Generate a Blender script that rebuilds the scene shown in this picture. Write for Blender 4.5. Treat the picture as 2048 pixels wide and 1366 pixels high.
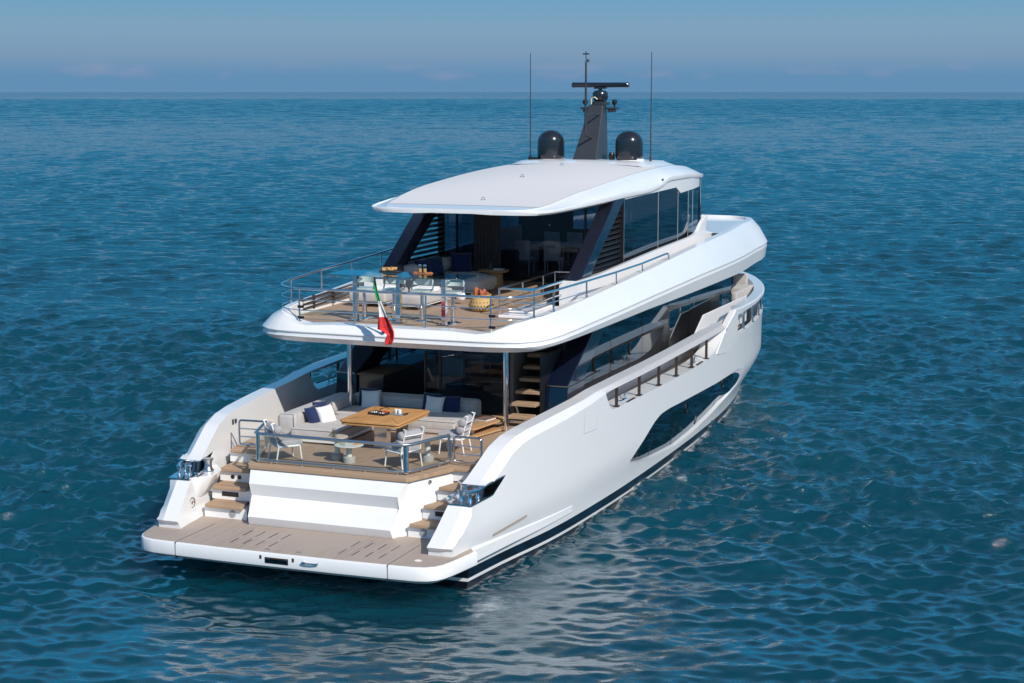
import bpy, bmesh, math, random
import numpy as np
from math import radians as R, sin, cos, pi
from mathutils import Vector, Matrix
from mathutils.geometry import delaunay_2d_cdt
random.seed(7)
SC = bpy.context.scene
for o in list(bpy.data.objects): bpy.data.objects.remove(o)
COL = SC.collection

# ------------------------------------------------------------------ camera, sky, sun
cam = bpy.data.cameras.new('camera'); co = bpy.data.objects.new('camera', cam); COL.objects.link(co)
cam.sensor_width = 36; cam.lens = 3393.41/2048*36; cam.clip_end = 30000; cam.clip_start = 0.5
CAM = (13.38534, -24.33556, 8.25046)
co.location = CAM
co.rotation_euler = (R(90)-math.atan(504/3393.41), 0, 0.3627685)
SC.camera = co
SUN_EL, SUN_AZ = 37.0, 127.0            # azimuth clockwise from +y (bow)
W = bpy.data.worlds.new('World'); SC.world = W; W.use_nodes = True
nt = W.node_tree; nt.nodes.clear()
sky = nt.nodes.new('ShaderNodeTexSky'); sky.sky_type = 'NISHITA'; sky.sun_disc = False
sky.sun_elevation = R(SUN_EL); sky.sun_rotation = R(SUN_AZ)
sky.altitude = 0; sky.air_density = 1.0; sky.dust_density = 0.3; sky.ozone_density = 2.0
bg = nt.nodes.new('ShaderNodeBackground'); bg.inputs[1].default_value = 0.13
out = nt.nodes.new('ShaderNodeOutputWorld')
# thin marine haze layer low on the sky, blended into the Nishita sky above it
tcw = nt.nodes.new('ShaderNodeTexCoord'); spw = nt.nodes.new('ShaderNodeSeparateXYZ'); nt.links.new(tcw.outputs['Generated'], spw.inputs[0])
hz = nt.nodes.new('ShaderNodeValToRGB'); nt.links.new(spw.outputs['Z'], hz.inputs[0])
HZ = [(p_,tuple(.09/.13*q for q in c_)) for p_,c_ in [(0,(1.25,2.85,4.85)),(.008,(1.30,2.85,4.75)),(.020,(2.05,3.35,4.95)),(.034,(2.25,3.80,5.35)),(.055,(1.6,3.75,5.65)),(.085,(.35,2.85,5.3)),(.2,(.35,3.1,6.2)),(.36,(.45,3.8,7.4)),(.6,(1.5,2.8,5.2))]]
el = hz.color_ramp.elements
while len(el) < len(HZ): el.new(.5)
for e_,(p_,c_) in zip(el,HZ): e_.position = p_; e_.color = (*[q for q in c_],1)
fz = nt.nodes.new('ShaderNodeMapRange'); fz.inputs['From Min'].default_value = .3; fz.inputs['From Max'].default_value = .7
fz.inputs['To Min'].default_value = 1.0; fz.inputs['To Max'].default_value = 0.0; nt.links.new(spw.outputs['Z'], fz.inputs['Value'])
# faint pinkish cloud bank low over the sea
nzw = nt.nodes.new('ShaderNodeTexNoise'); nzw.inputs['Scale'].default_value = 26; nzw.inputs['Detail'].default_value = 5
mpw = nt.nodes.new('ShaderNodeMapping'); mpw.inputs['Scale'].default_value = (1,1,3.2); nt.links.new(tcw.outputs['Generated'], mpw.inputs[0]); nt.links.new(mpw.outputs[0], nzw.inputs['Vector'])
bd_ = nt.nodes.new('ShaderNodeValToRGB'); nt.links.new(spw.outputs['Z'], bd_.inputs[0]); be = bd_.color_ramp.elements
for _ in range(2): be.new(.5)
for e_,(p_,g_) in zip(be,((0.0045,0),(.0085,1),(.012,.8),(.017,0))): e_.position = p_; e_.color = (g_,g_,g_,1)
cr_ = nt.nodes.new('ShaderNodeMapRange'); cr_.inputs['From Min'].default_value = .52; cr_.inputs['From Max'].default_value = .72; cr_.inputs['To Max'].default_value = .38; nt.links.new(nzw.outputs[0], cr_.inputs['Value'])
cm_ = nt.nodes.new('ShaderNodeMath'); cm_.operation = 'MULTIPLY'; nt.links.new(bd_.outputs[0], cm_.inputs[0]); nt.links.new(cr_.outputs[0], cm_.inputs[1])
mc_ = nt.nodes.new('ShaderNodeMix'); mc_.data_type = 'RGBA'; nt.links.new(cm_.outputs[0], mc_.inputs['Factor']); nt.links.new(hz.outputs[0], mc_.inputs['A']); mc_.inputs['B'].default_value = (2.7,2.55,3.6,1)
mw = nt.nodes.new('ShaderNodeMix'); mw.data_type = 'RGBA'; nt.links.new(fz.outputs[0], mw.inputs['Factor']); nt.links.new(sky.outputs[0], mw.inputs['A']); nt.links.new(mc_.outputs['Result'], mw.inputs['B'])
nt.links.new(mw.outputs['Result'], bg.inputs[0]); nt.links.new(bg.outputs[0], out.inputs[0])
sl = bpy.data.lights.new('sun', 'SUN'); so = bpy.data.objects.new('sun', sl); COL.objects.link(so)
sl.energy = 4.0; sl.angle = R(0.5); sl.color = (1.0, 0.94, 0.84)
sd = Vector((sin(R(SUN_AZ))*cos(R(SUN_EL)), cos(R(SUN_AZ))*cos(R(SUN_EL)), sin(R(SUN_EL))))
so.rotation_euler = sd.to_track_quat('Z', 'Y').to_euler(); so.location = sd*60
SC.view_settings.view_transform = 'Standard'; SC.view_settings.look = 'None'
SC.view_settings.exposure = 0.10; SC.view_settings.gamma = 1.0
SC.render.engine = 'CYCLES'
SC.cycles.max_bounces = 10; SC.cycles.transparent_max_bounces = 12

# ------------------------------------------------------------------ materials
MATS = {}
def mat(name, col, rough=.5, metal=0., spec=.5, coat=0., ior=None, sheen=0.):
    m = bpy.data.materials.new(name); m.use_nodes = True; b = m.node_tree.nodes['Principled BSDF']
    b.inputs['Base Color'].default_value = (*col, 1); b.inputs['Roughness'].default_value = rough
    b.inputs['Metallic'].default_value = metal; b.inputs['Specular IOR Level'].default_value = spec
    b.inputs['Coat Weight'].default_value = coat; b.inputs['Coat Roughness'].default_value = .04
    if ior: b.inputs['IOR'].default_value = ior
    if sheen: b.inputs['Sheen Weight'].default_value = sheen
    MATS[name] = m; return m
def N(m, t, **kw):
    n = m.node_tree.nodes.new(t)
    for k, v in kw.items(): setattr(n, k, v)
    return n
def lk(m, a, b): m.node_tree.links.new(a, b)
def bsdf(m): return m.node_tree.nodes['Principled BSDF']
def coords(m, scale=(1,1,1), src='Object', rot=(0,0,0)):
    tc = N(m, 'ShaderNodeTexCoord'); mp = N(m, 'ShaderNodeMapping')
    mp.inputs['Scale'].default_value = scale; mp.inputs['Rotation'].default_value = rot
    lk(m, tc.outputs[src], mp.inputs[0]); return mp.outputs[0]
def ramp(m, fac, stops):
    r = N(m, 'ShaderNodeValToRGB'); e = r.color_ramp.elements
    while len(e) < len(stops): e.new(.5)
    for i, (p, c) in enumerate(stops): e[i].position = p; e[i].color = (*c, 1)
    lk(m, fac, r.inputs[0]); return r.outputs[0]
def noise(m, vec, scale, detail=4, rough=.55):
    n = N(m, 'ShaderNodeTexNoise'); n.inputs['Scale'].default_value = scale
    n.inputs['Detail'].default_value = detail; n.inputs['Roughness'].default_value = rough
    lk(m, vec, n.inputs['Vector']); return n.outputs[0]
def bump(m, h, strength=.2, dist=.01, normal=None):
    b = N(m, 'ShaderNodeBump'); b.inputs['Strength'].default_value = strength; b.inputs['Distance'].default_value = dist
    lk(m, h, b.inputs['Height'])
    if normal: lk(m, normal, b.inputs['Normal'])
    return b.outputs[0]

gel = mat('gelcoat_white', (.80,.80,.81), .28, coat=.5)
v = coords(gel); nz = noise(gel, v, 1.3, 5)
lk(gel, ramp(gel, nz, [(.3,(.82,.82,.83)),(.7,(.85,.845,.85))]), bsdf(gel).inputs['Base Color'])
lk(gel, bump(gel, noise(gel, v, .55, 2), .06, .05), bsdf(gel).inputs['Normal'])
mat('antifouling_navy', (.004,.006,.012), .4)
mat('navy_lacquer', (.004,.008,.024), .12, coat=.5)
mat('black_trim', (.012,.012,.014), .35)
mat('gasket', (.03,.03,.035), .6)
mat('white_metal', (.78,.78,.77), .35)
mat('dark_brown', (.045,.028,.02), .35, coat=.3)
chrome = mat('polished_steel', (.78,.78,.78), .11, metal=1)
satin = mat('brushed_steel', (.55,.56,.57), .28, metal=1)
mat('mast_grey', (.034,.038,.046), .42, coat=.15)
mat('radome_grey', (.012,.015,.021), .2, coat=.5)
mat('non_skid_grey', (.69,.67,.67), .75)
mat('cable_cream', (.6,.55,.4), .6)
mat('grey_seal', (.32,.34,.35), .4); mat('fender_strip', (.36,.31,.27), .6)

def teak(name, c1, c2, plank=.055, line=.10, axis='X', joint=(.03,.02,.015)):
    m = mat(name, c1, .62); v = coords(m); sx = N(m, 'ShaderNodeSeparateXYZ'); lk(m, v, sx.inputs[0])
    d = N(m, 'ShaderNodeMath', operation='DIVIDE'); lk(m, sx.outputs[axis], d.inputs[0]); d.inputs[1].default_value = plank
    fr = N(m, 'ShaderNodeMath', operation='FRACT'); lk(m, d.outputs[0], fr.inputs[0])
    fl = N(m, 'ShaderNodeMath', operation='FLOOR'); lk(m, d.outputs[0], fl.inputs[0])
    wn = N(m, 'ShaderNodeTexWhiteNoise', noise_dimensions='1D'); lk(m, fl.outputs[0], wn.inputs['W'])
    st = (40,3,40) if axis == 'X' else (3,40,40)
    mp = N(m, 'ShaderNodeMapping'); mp.inputs['Scale'].default_value = st; lk(m, v, mp.inputs[0])
    g = noise(m, mp.outputs[0], 1.0, 5, .6)
    big = noise(m, v, 1.3, 6, .6)
    a = N(m, 'ShaderNodeMath', operation='MULTIPLY_ADD'); lk(m, wn.outputs[0], a.inputs[0]); a.inputs[1].default_value = .35; lk(m, g, a.inputs[2])
    a2 = N(m, 'ShaderNodeMath', operation='MULTIPLY_ADD'); lk(m, big, a2.inputs[0]); a2.inputs[1].default_value = .75; lk(m, a.outputs[0], a2.inputs[2])
    c = ramp(m, a2.outputs[0], [(.68,c1),(1.25,c2)])
    lt = N(m, 'ShaderNodeMath', operation='LESS_THAN'); lk(m, fr.outputs[0], lt.inputs[0]); lt.inputs[1].default_value = line
    mx = N(m, 'ShaderNodeMix', data_type='RGBA'); lk(m, lt.outputs[0], mx.inputs['Factor']); lk(m, c, mx.inputs['A']); mx.inputs['B'].default_value = (*joint,1)
    lk(m, mx.outputs['Result'], bsdf(m).inputs['Base Color']); lk(m, bump(m, g, .15, .003), bsdf(m).inputs['Normal'])
    return m
teak('teak_deck', (.31,.215,.15), (.42,.30,.215), joint=(.18,.12,.085))
teak('teak_weathered', (.34,.265,.215), (.43,.35,.295), joint=(.20,.15,.12))
teak('teak_solid', (.36,.20,.09), (.50,.30,.15), plank=.09, line=.03, joint=(.2,.1,.04))
teak('teak_across', (.30,.19,.115), (.42,.285,.185), plank=.11, line=.03, axis='Y', joint=(.2,.1,.04))
teak('teak_table', (.46,.22,.065), (.58,.30,.11), plank=.16, line=.02, joint=(.25,.11,.03))
teak('oak', (.38,.22,.10), (.48,.30,.16), plank=.12, line=.03, joint=(.25,.13,.06))

def fabric(name, col, sc=350, amt=.08):
    m = mat(name, col, .85, spec=.25, sheen=.25); v = coords(m)
    n = noise(m, v, sc, 2); b = noise(m, v, 7, 3)
    d = tuple(c*(1-amt) for c in col); l = tuple(min(1,c*(1+amt)) for c in col)
    lk(m, ramp(m, b, [(.3,d),(.7,l)]), bsdf(m).inputs['Base Color'])
    lk(m, bump(m, n, .3, .002, bump(m, b, .35, .015)), bsdf(m).inputs['Normal']); return m
fabric('sofa_grey', (.47,.445,.435)); fabric('cushion_grey', (.36,.345,.355)); fabric('navy_fabric', (.012,.024,.085))
fabric('white_fabric', (.78,.765,.75)); fabric('towel_white', (.82,.82,.82)); fabric('interior_grey', (.5,.49,.49))
fabric('interior_white', (.8,.79,.77)); fabric('curtain_dark', (.10,.09,.09)); fabric('dark_sofa', (.05,.055,.075))
mat('piping', (.22,.2,.19), .8)
conc = mat('concrete_grey', (.40,.39,.37), .8); lk(conc, ramp(conc, noise(conc, coords(conc), 45, 5), [(.3,(.35,.34,.32)),(.7,(.46,.45,.43))]), bsdf(conc).inputs['Base Color'])
mat('stone_white', (.66,.65,.62), .45); mat('beige_top', (.55,.44,.35), .5)
mat('ceramic_white', (.82,.82,.8), .2, coat=.5); mat('tray_black', (.025,.02,.02), .35); mat('red_fruit', (.42,.02,.03), .4)
mat('food_gold', (.55,.30,.11), .65); mat('food_orange', (.45,.17,.075), .65); mat('book_cover', (.2,.13,.11), .6); mat('paper', (.75,.73,.68), .8)
mat('wicker', (.55,.36,.14), .7); mat('log_red', (.36,.105,.045), .75); mat('slate', (.25,.26,.27), .5)
mat('interior_floor', (.26,.225,.20), .45); mat('interior_wall', (.16,.14,.135), .5); mat('foam', (.7,.74,.74), .9); mat('interior_dark', (.025,.023,.024), .3, coat=.4)
mat('flag_green', (.0,.26,.07), .8); mat('flag_white', (.78,.77,.75), .8); mat('flag_red', (.62,.025,.03), .8)
mat('stool_white', (.66,.67,.68), .3, coat=.3); mat('copper_leather', (.25,.12,.06), .5)

def glass(name, tint, trans, gl=(.9,.95,1.0), r0=.05):
    m = bpy.data.materials.new(name); m.use_nodes = True; t = m.node_tree; t.nodes.clear()
    o = t.nodes.new('ShaderNodeOutputMaterial'); mx = t.nodes.new('ShaderNodeMixShader')
    tr = t.nodes.new('ShaderNodeBsdfTransparent'); tr.inputs[0].default_value = (*[c*trans for c in tint],1)
    gs = t.nodes.new('ShaderNodeBsdfGlossy'); gs.inputs['Roughness'].default_value = .015; gs.inputs[0].default_value = (*gl,1)
    lw = t.nodes.new('ShaderNodeLayerWeight'); lw.inputs[0].default_value = .5
    pw = t.nodes.new('ShaderNodeMath'); pw.operation = 'POWER'; pw.inputs[1].default_value = 5; t.links.new(lw.outputs['Facing'], pw.inputs[0])
    ad = t.nodes.new('ShaderNodeMath'); ad.operation = 'MULTIPLY_ADD'; ad.inputs[1].default_value = .95-r0; ad.inputs[2].default_value = r0+.035; ad.use_clamp = True
    t.links.new(pw.outputs[0], ad.inputs[0]); t.links.new(ad.outputs[0], mx.inputs[0])
    t.links.new(tr.outputs[0], mx.inputs[1]); t.links.new(gs.outputs[0], mx.inputs[2]); t.links.new(mx.outputs[0], o.inputs[0])
    MATS[name] = m; return m
glass('door_glass', (.86,.9,1.0), .68, r0=-.01)
glass('clear_glass', (.95,1.0,.98), .93, r0=.0)
glass('green_glass', (.86,.96,.92), .92, r0=.0)
glass('side_glass', (.65,.82,1.0), .22, r0=.06)
glass('hull_glass', (.5,.75,1.0), .0, r0=.03)
M = MATS

# ------------------------------------------------------------------ mesh helpers
def link(name, me, m=None, parent=None, smooth=None, bevel=None, segs=2):
    o = bpy.data.objects.new(name, me); COL.objects.link(o)
    if m is not None:
        for q in (m if isinstance(m, (list,tuple)) else [m]): me.materials.append(MATS[q] if isinstance(q,str) else q)
    if parent is not None: o.parent = parent
    if smooth is not None:
        me.shade_smooth(); me.set_sharp_from_angle(angle=R(smooth))
    if bevel:
        b = o.modifiers.new('bevel','BEVEL'); b.width = bevel; b.segments = segs; b.limit_method = 'ANGLE'; b.angle_limit = R(35)
        me.shade_smooth(); b.harden_normals = True
    return o
class MB:
    """collects shapes for ONE mesh object"""
    def __init__(s): s.v = []; s.f = []; s.mi = []; s.cur = 0
    def add(s, vs, fs):
        n = len(s.v); s.v += [tuple(p) for p in vs]; s.f += [tuple(i+n for i in f) for f in fs]; s.mi += [s.cur]*len(fs); return s
    def box(s, c, d, rz=0, rx=0, ry=0):
        mt = Matrix.Translation(c) @ Matrix.Rotation(rz,4,'Z') @ Matrix.Rotation(ry,4,'Y') @ Matrix.Rotation(rx,4,'X')
        vs = [mt @ Vector((x*d[0]/2,y*d[1]/2,z*d[2]/2)) for x in (-1,1) for y in (-1,1) for z in (-1,1)]
        return s.add(vs, [(0,1,3,2),(4,6,7,5),(0,4,5,1),(2,3,7,6),(0,2,6,4),(1,5,7,3)])
    def bb(s, a, b): return s.box([(p+q)/2 for p,q in zip(a,b)], [abs(q-p) for p,q in zip(a,b)])
    def prism(s, poly, lo, hi, axis='z'):
        """poly in the two other axes; z:(x,y) x:(y,z) y:(x,z)"""
        def P(a,b,c): return {'z':(a,b,c),'x':(c,a,b),'y':(a,c,b)}[axis]
        n = len(poly); vs = [P(a,b,lo) for a,b in poly]+[P(a,b,hi) for a,b in poly]
        return s.add(vs, [tuple(range(n)),tuple(range(2*n-1,n-1,-1))]+[(i,(i+1)%n+n if False else i+n,(i+1)%n+n,(i+1)%n) for i in range(n)])
    def tube(s, pts, r, n=8, closed=False, cap=True):
        pts = [Vector(p) for p in pts]; L = len(pts); base = len(s.v); rr = r if isinstance(r,(list,tuple)) else [r]*L
        up = None; vs = []
        for i,p in enumerate(pts):
            a = pts[(i-1)%L] if (i>0 or closed) else p; b = pts[(i+1)%L] if (i<L-1 or closed) else p
            t = (b-a).normalized()
            if up is None: up = t.orthogonal().normalized()
            up = (up - t*up.dot(t)); up = up.normalized() if up.length>1e-6 else t.orthogonal().normalized()
            w = t.cross(up)
            k = 1.0
            if (0<i<L-1 or closed):
                c = max(.5,(p-a).normalized().dot(t)); k = 1/c if c<.999 else 1
            vs += [p+(up*cos(2*pi*j/n)+w*sin(2*pi*j/n))*rr[i]*k for j in range(n)]
        fs = []
        for i in range(L if closed else L-1):
            i2 = (i+1)%L
            fs += [(i*n+j,i*n+(j+1)%n,i2*n+(j+1)%n,i2*n+j) for j in range(n)]
        if cap and not closed: fs += [tuple(range(n-1,-1,-1)),tuple((L-1)*n+j for j in range(n))]
        return s.add(vs, fs)
    def lathe(s, prof, c=(0,0,0), n=28, axis=None):
        vs = []; fs = []; L = len(prof)
        for r,z in prof: vs += [(c[0]+r*cos(2*pi*j/n),c[1]+r*sin(2*pi*j/n),c[2]+z) for j in range(n)]
        for i in range(L-1): fs += [(i*n+j,i*n+(j+1)%n,(i+1)*n+(j+1)%n,(i+1)*n+j) for j in range(n)]
        fs += [tuple(range(n-1,-1,-1)),tuple((L-1)*n+j for j in range(n))]
        return s.add(vs, fs)
    def loft(s, rows, closed_u=False, closed_v=False, caps=False):
        a = len(rows); b = len(rows[0]); vs = [p for r in rows for p in r]; fs = []
        for i in range(a if closed_u else a-1):
            for j in range(b if closed_v else b-1):
                fs.append((i*b+j,i*b+(j+1)%b,((i+1)%a)*b+(j+1)%b,((i+1)%a)*b+j))
        if caps: fs += [tuple(range(b-1,-1,-1)),tuple((a-1)*b+j for j in range(b))]
        return s.add(vs, fs)
    def pillow(s, c, d, rot=None, p=4, n=14, edge=.12, corner=.0):
        """stuffed cushion: d = width, height, thickness (thickness along local z)"""
        mt = Matrix.Translation(c) @ (rot.to_4x4() if rot else Matrix())
        g = {}
        vs = []; fs = []
        for side in (1,-1):
            for i in range(n+1):
                for j in range(n+1):
                    if (i in (0,n) or j in (0,n)) and side==-1: g[(side,i,j)] = g[(1,i,j)]; continue
                    x = -1+2*i/n; y = -1+2*j/n
                    t = max(0,(1-abs(x)**p))*max(0,(1-abs(y)**p))
                    t = edge*0+t**.55
                    pin = 1-corner*(1-abs(x))*0
                    cx = x*(1-corner*(1-y*y)*(abs(x)**3)); cy = y*(1-corner*(1-x*x)*(abs(y)**3))
                    g[(side,i,j)] = len(vs); vs.append(mt @ Vector((cx*d[0]/2,cy*d[1]/2,side*t*d[2]/2)))
        for side in (1,-1):
            for i in range(n):
                for j in range(n):
                    q = (g[(side,i,j)],g[(side,i+1,j)],g[(side,i+1,j+1)],g[(side,i,j+1)])
                    fs.append(q if side==1 else q[::-1])
        return s.add(vs, fs)
    def rbox(s, c, d, r=.06, rz=0, puff=0.0, n=7, rx=0, ry=0):
        """soft rounded block (upholstery)"""
        mt = Matrix.Translation(c) @ Matrix.Rotation(rz,4,'Z') @ Matrix.Rotation(ry,4,'Y') @ Matrix.Rotation(rx,4,'X'); h = [q/2 for q in d]; r = min(r,*[q*.49 for q in h])
        def coordsf(k):
            hh = h[k]; a = [-hh+r*(1-cos(pi/2*i/3)) for i in range(4)]
            m = max(2,int((2*hh-2*r)/.09)); b = [-hh+r+(2*hh-2*r)*i/m for i in range(1,m)]
            return a+b+[-q for q in a[::-1]]
        cs = [coordsf(k) for k in range(3)]; idx = {}; vs = []; fs = []
        def vert(p):
            k = tuple(round(q,5) for q in p)
            if k not in idx:
                inner = [max(-h[i]+r,min(h[i]-r,p[i])) for i in range(3)]
                dv = Vector([p[i]-inner[i] for i in range(3)])
                if dv.length>1e-9:
                    q = Vector(inner)+dv.normalized()*r*min(1,max(abs(e) for e in dv)/r)
                else: q = Vector(p)
                if puff:
                    bx = (1-(p[0]/h[0])**4)*(1-(p[1]/h[1])**4); q.z += puff*bx*(1 if p[2]>0 else 0)*(p[2]/h[2])
                idx[k] = len(vs); vs.append(mt @ q)
            return idx[k]
        for ax in range(3):
            u,w_ = [(1,2),(2,0),(0,1)][ax]
            for sgn in (-1,1):
                for i in range(len(cs[u])-1):
                    for j in range(len(cs[w_])-1):
                        q = []
                        for (a,b) in ((i,j),(i+1,j),(i+1,j+1),(i,j+1)):
                            p = [0,0,0]; p[ax] = sgn*h[ax]; p[u] = cs[u][a]; p[w_] = cs[w_][b]; q.append(vert(p))
                        q = q if sgn>0 else q[::-1]
                        if len(set(q))>2: fs.append(tuple(dict.fromkeys(q)))
        return s.add(vs, fs)
    def build(s, name, m, parent=None, smooth=None, bevel=None, segs=2):
        me = bpy.data.meshes.new(name); me.from_pydata(s.v, [], s.f)
        if any(s.mi): me.polygons.foreach_set('material_index', s.mi)
        bm = bmesh.new(); bm.from_mesh(me); bmesh.ops.recalc_face_normals(bm, faces=bm.faces); bm.to_mesh(me); bm.free()
        return link(name, me, m, parent, smooth, bevel, segs)
def thing(name, label, cat, loc=(0,0,0), rz=0, group=None):
    o = bpy.data.objects.new(name, None); COL.objects.link(o); o.location = loc; o.rotation_euler = (0,0,rz)
    o.empty_display_size = .2; o['label'] = label; o['category'] = cat
    if group: o['group'] = group
    return o
def tag(o, label, cat, group=None):
    o['label'] = label; o['category'] = cat
    if group: o['group'] = group
    return o
def dup(o, loc=None, rz=None, label=None, parent=None):
    c = o.copy(); COL.objects.link(c)
    if parent is not None: c.parent = parent
    if loc is not None: c.location = loc
    if rz is not None: c.rotation_euler = (0,0,rz)
    if label: c['label'] = label
    for ch in list(o.children): dup(ch, parent=c)
    return c
def ip(T, x): return float(np.interp(x, [t[0] for t in T], [t[1] for t in T]))
def smooth_fn(T):
    xs = np.array([t[0] for t in T],float); ys = np.array([t[1] for t in T],float)
    d = np.gradient(ys, xs)
    def f(x):
        x = min(max(x,xs[0]),xs[-1]); i = min(max(int(np.searchsorted(xs,x))-1,0),len(xs)-2)
        h = xs[i+1]-xs[i]; t = (x-xs[i])/h
        return float((2*t**3-3*t**2+1)*ys[i]+(t**3-2*t**2+t)*h*d[i]+(-2*t**3+3*t**2)*ys[i+1]+(t**3-t**2)*h*d[i+1])
    return f
def rounded(poly, rad, n=6):
    L = len(poly); o = []
    for i in range(L):
        r = rad[i] if isinstance(rad,(list,tuple)) else rad
        p = Vector(poly[i]); a = Vector(poly[i-1]); b = Vector(poly[(i+1)%L])
        if r <= 0: o.append(tuple(p)); continue
        da = (a-p); db = (b-p); r2 = min(r, da.length*.45, db.length*.45)
        s_ = p+da.normalized()*r2; e_ = p+db.normalized()*r2
        for k in range(n+1):
            t = k/n; q = s_*(1-t)**2+p*2*t*(1-t)+e_*t*t; o.append((q.x,q.y))
    return o
def resample(poly, sp):
    o = []
    for i in range(len(poly)):
        a = Vector(poly[i]); b = Vector(poly[(i+1)%len(poly)]); k = max(1,int((b-a).length/sp+.5))
        for j in range(k): q = a.lerp(b,j/k); o.append((q.x,q.y))
    return o
def inside(p, poly):
    x,y = p; c = False; n = len(poly)
    for i in range(n):
        x1,y1 = poly[i]; x2,y2 = poly[i-1]
        if (y1>y)!=(y2>y) and x < (x2-x1)*(y-y1)/(y2-y1)+x1: c = not c
    return c
def area(p): return sum(p[i-1][0]*p[i][1]-p[i][0]*p[i-1][1] for i in range(len(p)))/2
def inset(poly, dist):
    """move every vertex inwards by dist(x,y) (poly made counter-clockwise)"""
    n = len(poly); o = []
    for i in range(n):
        a = Vector(poly[i-1]); p = Vector(poly[i]); b = Vector(poly[(i+1)%n])
        n1 = Vector((-(p-a).y,(p-a).x)); n2 = Vector((-(b-p).y,(b-p).x))
        n1 = n1.normalized() if n1.length>1e-9 else n1; n2 = n2.normalized() if n2.length>1e-9 else n2
        nn = (n1+n2); l = nn.length
        nn = nn/l if l>1e-6 else n1
        k = 1/max(.5, nn.dot(n1)); d = dist(p.x,p.y)*k; q = p+nn*d; o.append((q.x,q.y))
    return o
def cdt(outer, holes, sp):
    vs = []; es = []
    for loop in [outer]+holes:
        n0 = len(vs); vs += [Vector(p) for p in loop]; es += [(n0+i,n0+(i+1)%len(loop)) for i in range(len(loop))]
    nb = len(vs)
    xs = [p[0] for p in outer]; ys = [p[1] for p in outer]
    loops = [outer]+holes
    allp = np.array([p for l in loops for p in l])
    x = min(xs)+sp[0]/2
    while x < max(xs):
        y = min(ys)+sp[1]/2
        while y < max(ys):
            if inside((x,y),outer) and not any(inside((x,y),h) for h in holes):
                if np.min(np.hypot((allp[:,0]-x)/sp[0],(allp[:,1]-y)/sp[1])) > .45: vs.append(Vector((x,y)))
            y += sp[1]
        x += sp[0]
    ov,oe,of,_,_,_ = delaunay_2d_cdt(vs, es, [], 0, 1e-5)
    fs = []
    for f in of:
        c = sum((ov[i] for i in f), Vector((0,0)))/len(f)
        if inside(c,outer) and not any(inside(c,h) for h in holes): fs.append(tuple(f))
    return [tuple(p) for p in ov], fs
def shell(mb, outer, holes, fmap, t, cham=None, camt=.1, sp=(.3,.2), back=True, holecham=None, hsp=.1):
    """sheet of thickness t cut from outline `outer` with `holes`, mapped to space by fmap(a,b,offset)"""
    P = resample(outer, hsp); P = P if area(P)>0 else P[::-1]
    F = inset(P, cham) if cham else P
    H = []; HB = []
    for h in holes:
        hf, hb = h if isinstance(h[0][0],(list,tuple)) else (h,h)
        if len(hf)==len(hb):
            rf=[];rb=[]
            for i in range(len(hf)):
                a=Vector(hf[i]);b=Vector(hf[(i+1)%len(hf)]);a2=Vector(hb[i]);b2=Vector(hb[(i+1)%len(hf)]);k=max(1,int((b-a).length/hsp+.5))
                for j in range(k): q=a.lerp(b,j/k);rf.append((q.x,q.y));q=a2.lerp(b2,j/k);rb.append((q.x,q.y))
        H.append(rf); HB.append(rb)
    v2, fs = cdt(F, H, sp); mb.add([fmap(a,b,0) for a,b in v2], fs)
    if back:
        v2, fs = cdt(P, HB, sp); mb.add([fmap(a,b,t) for a,b in v2], [f[::-1] for f in fs])
    def strip(l1,o1,l2,o2):
        n = len(l1); mb.add([fmap(*p,o1) for p in l1]+[fmap(*p,o2) for p in l2], [(i,(i+1)%n,(i+1)%n+n,i+n) for i in range(n)])
    if cham: strip(F,0,P,camt); strip(P,camt,P,t)
    else: strip(P,0,P,t)
    for hf,hb in zip(H,HB):
        if hf is hb or hf==hb: strip(hf,0,hf,t)
        else: strip(hf,0,hb,.10); strip(hb,.10,hb,t)

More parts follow.
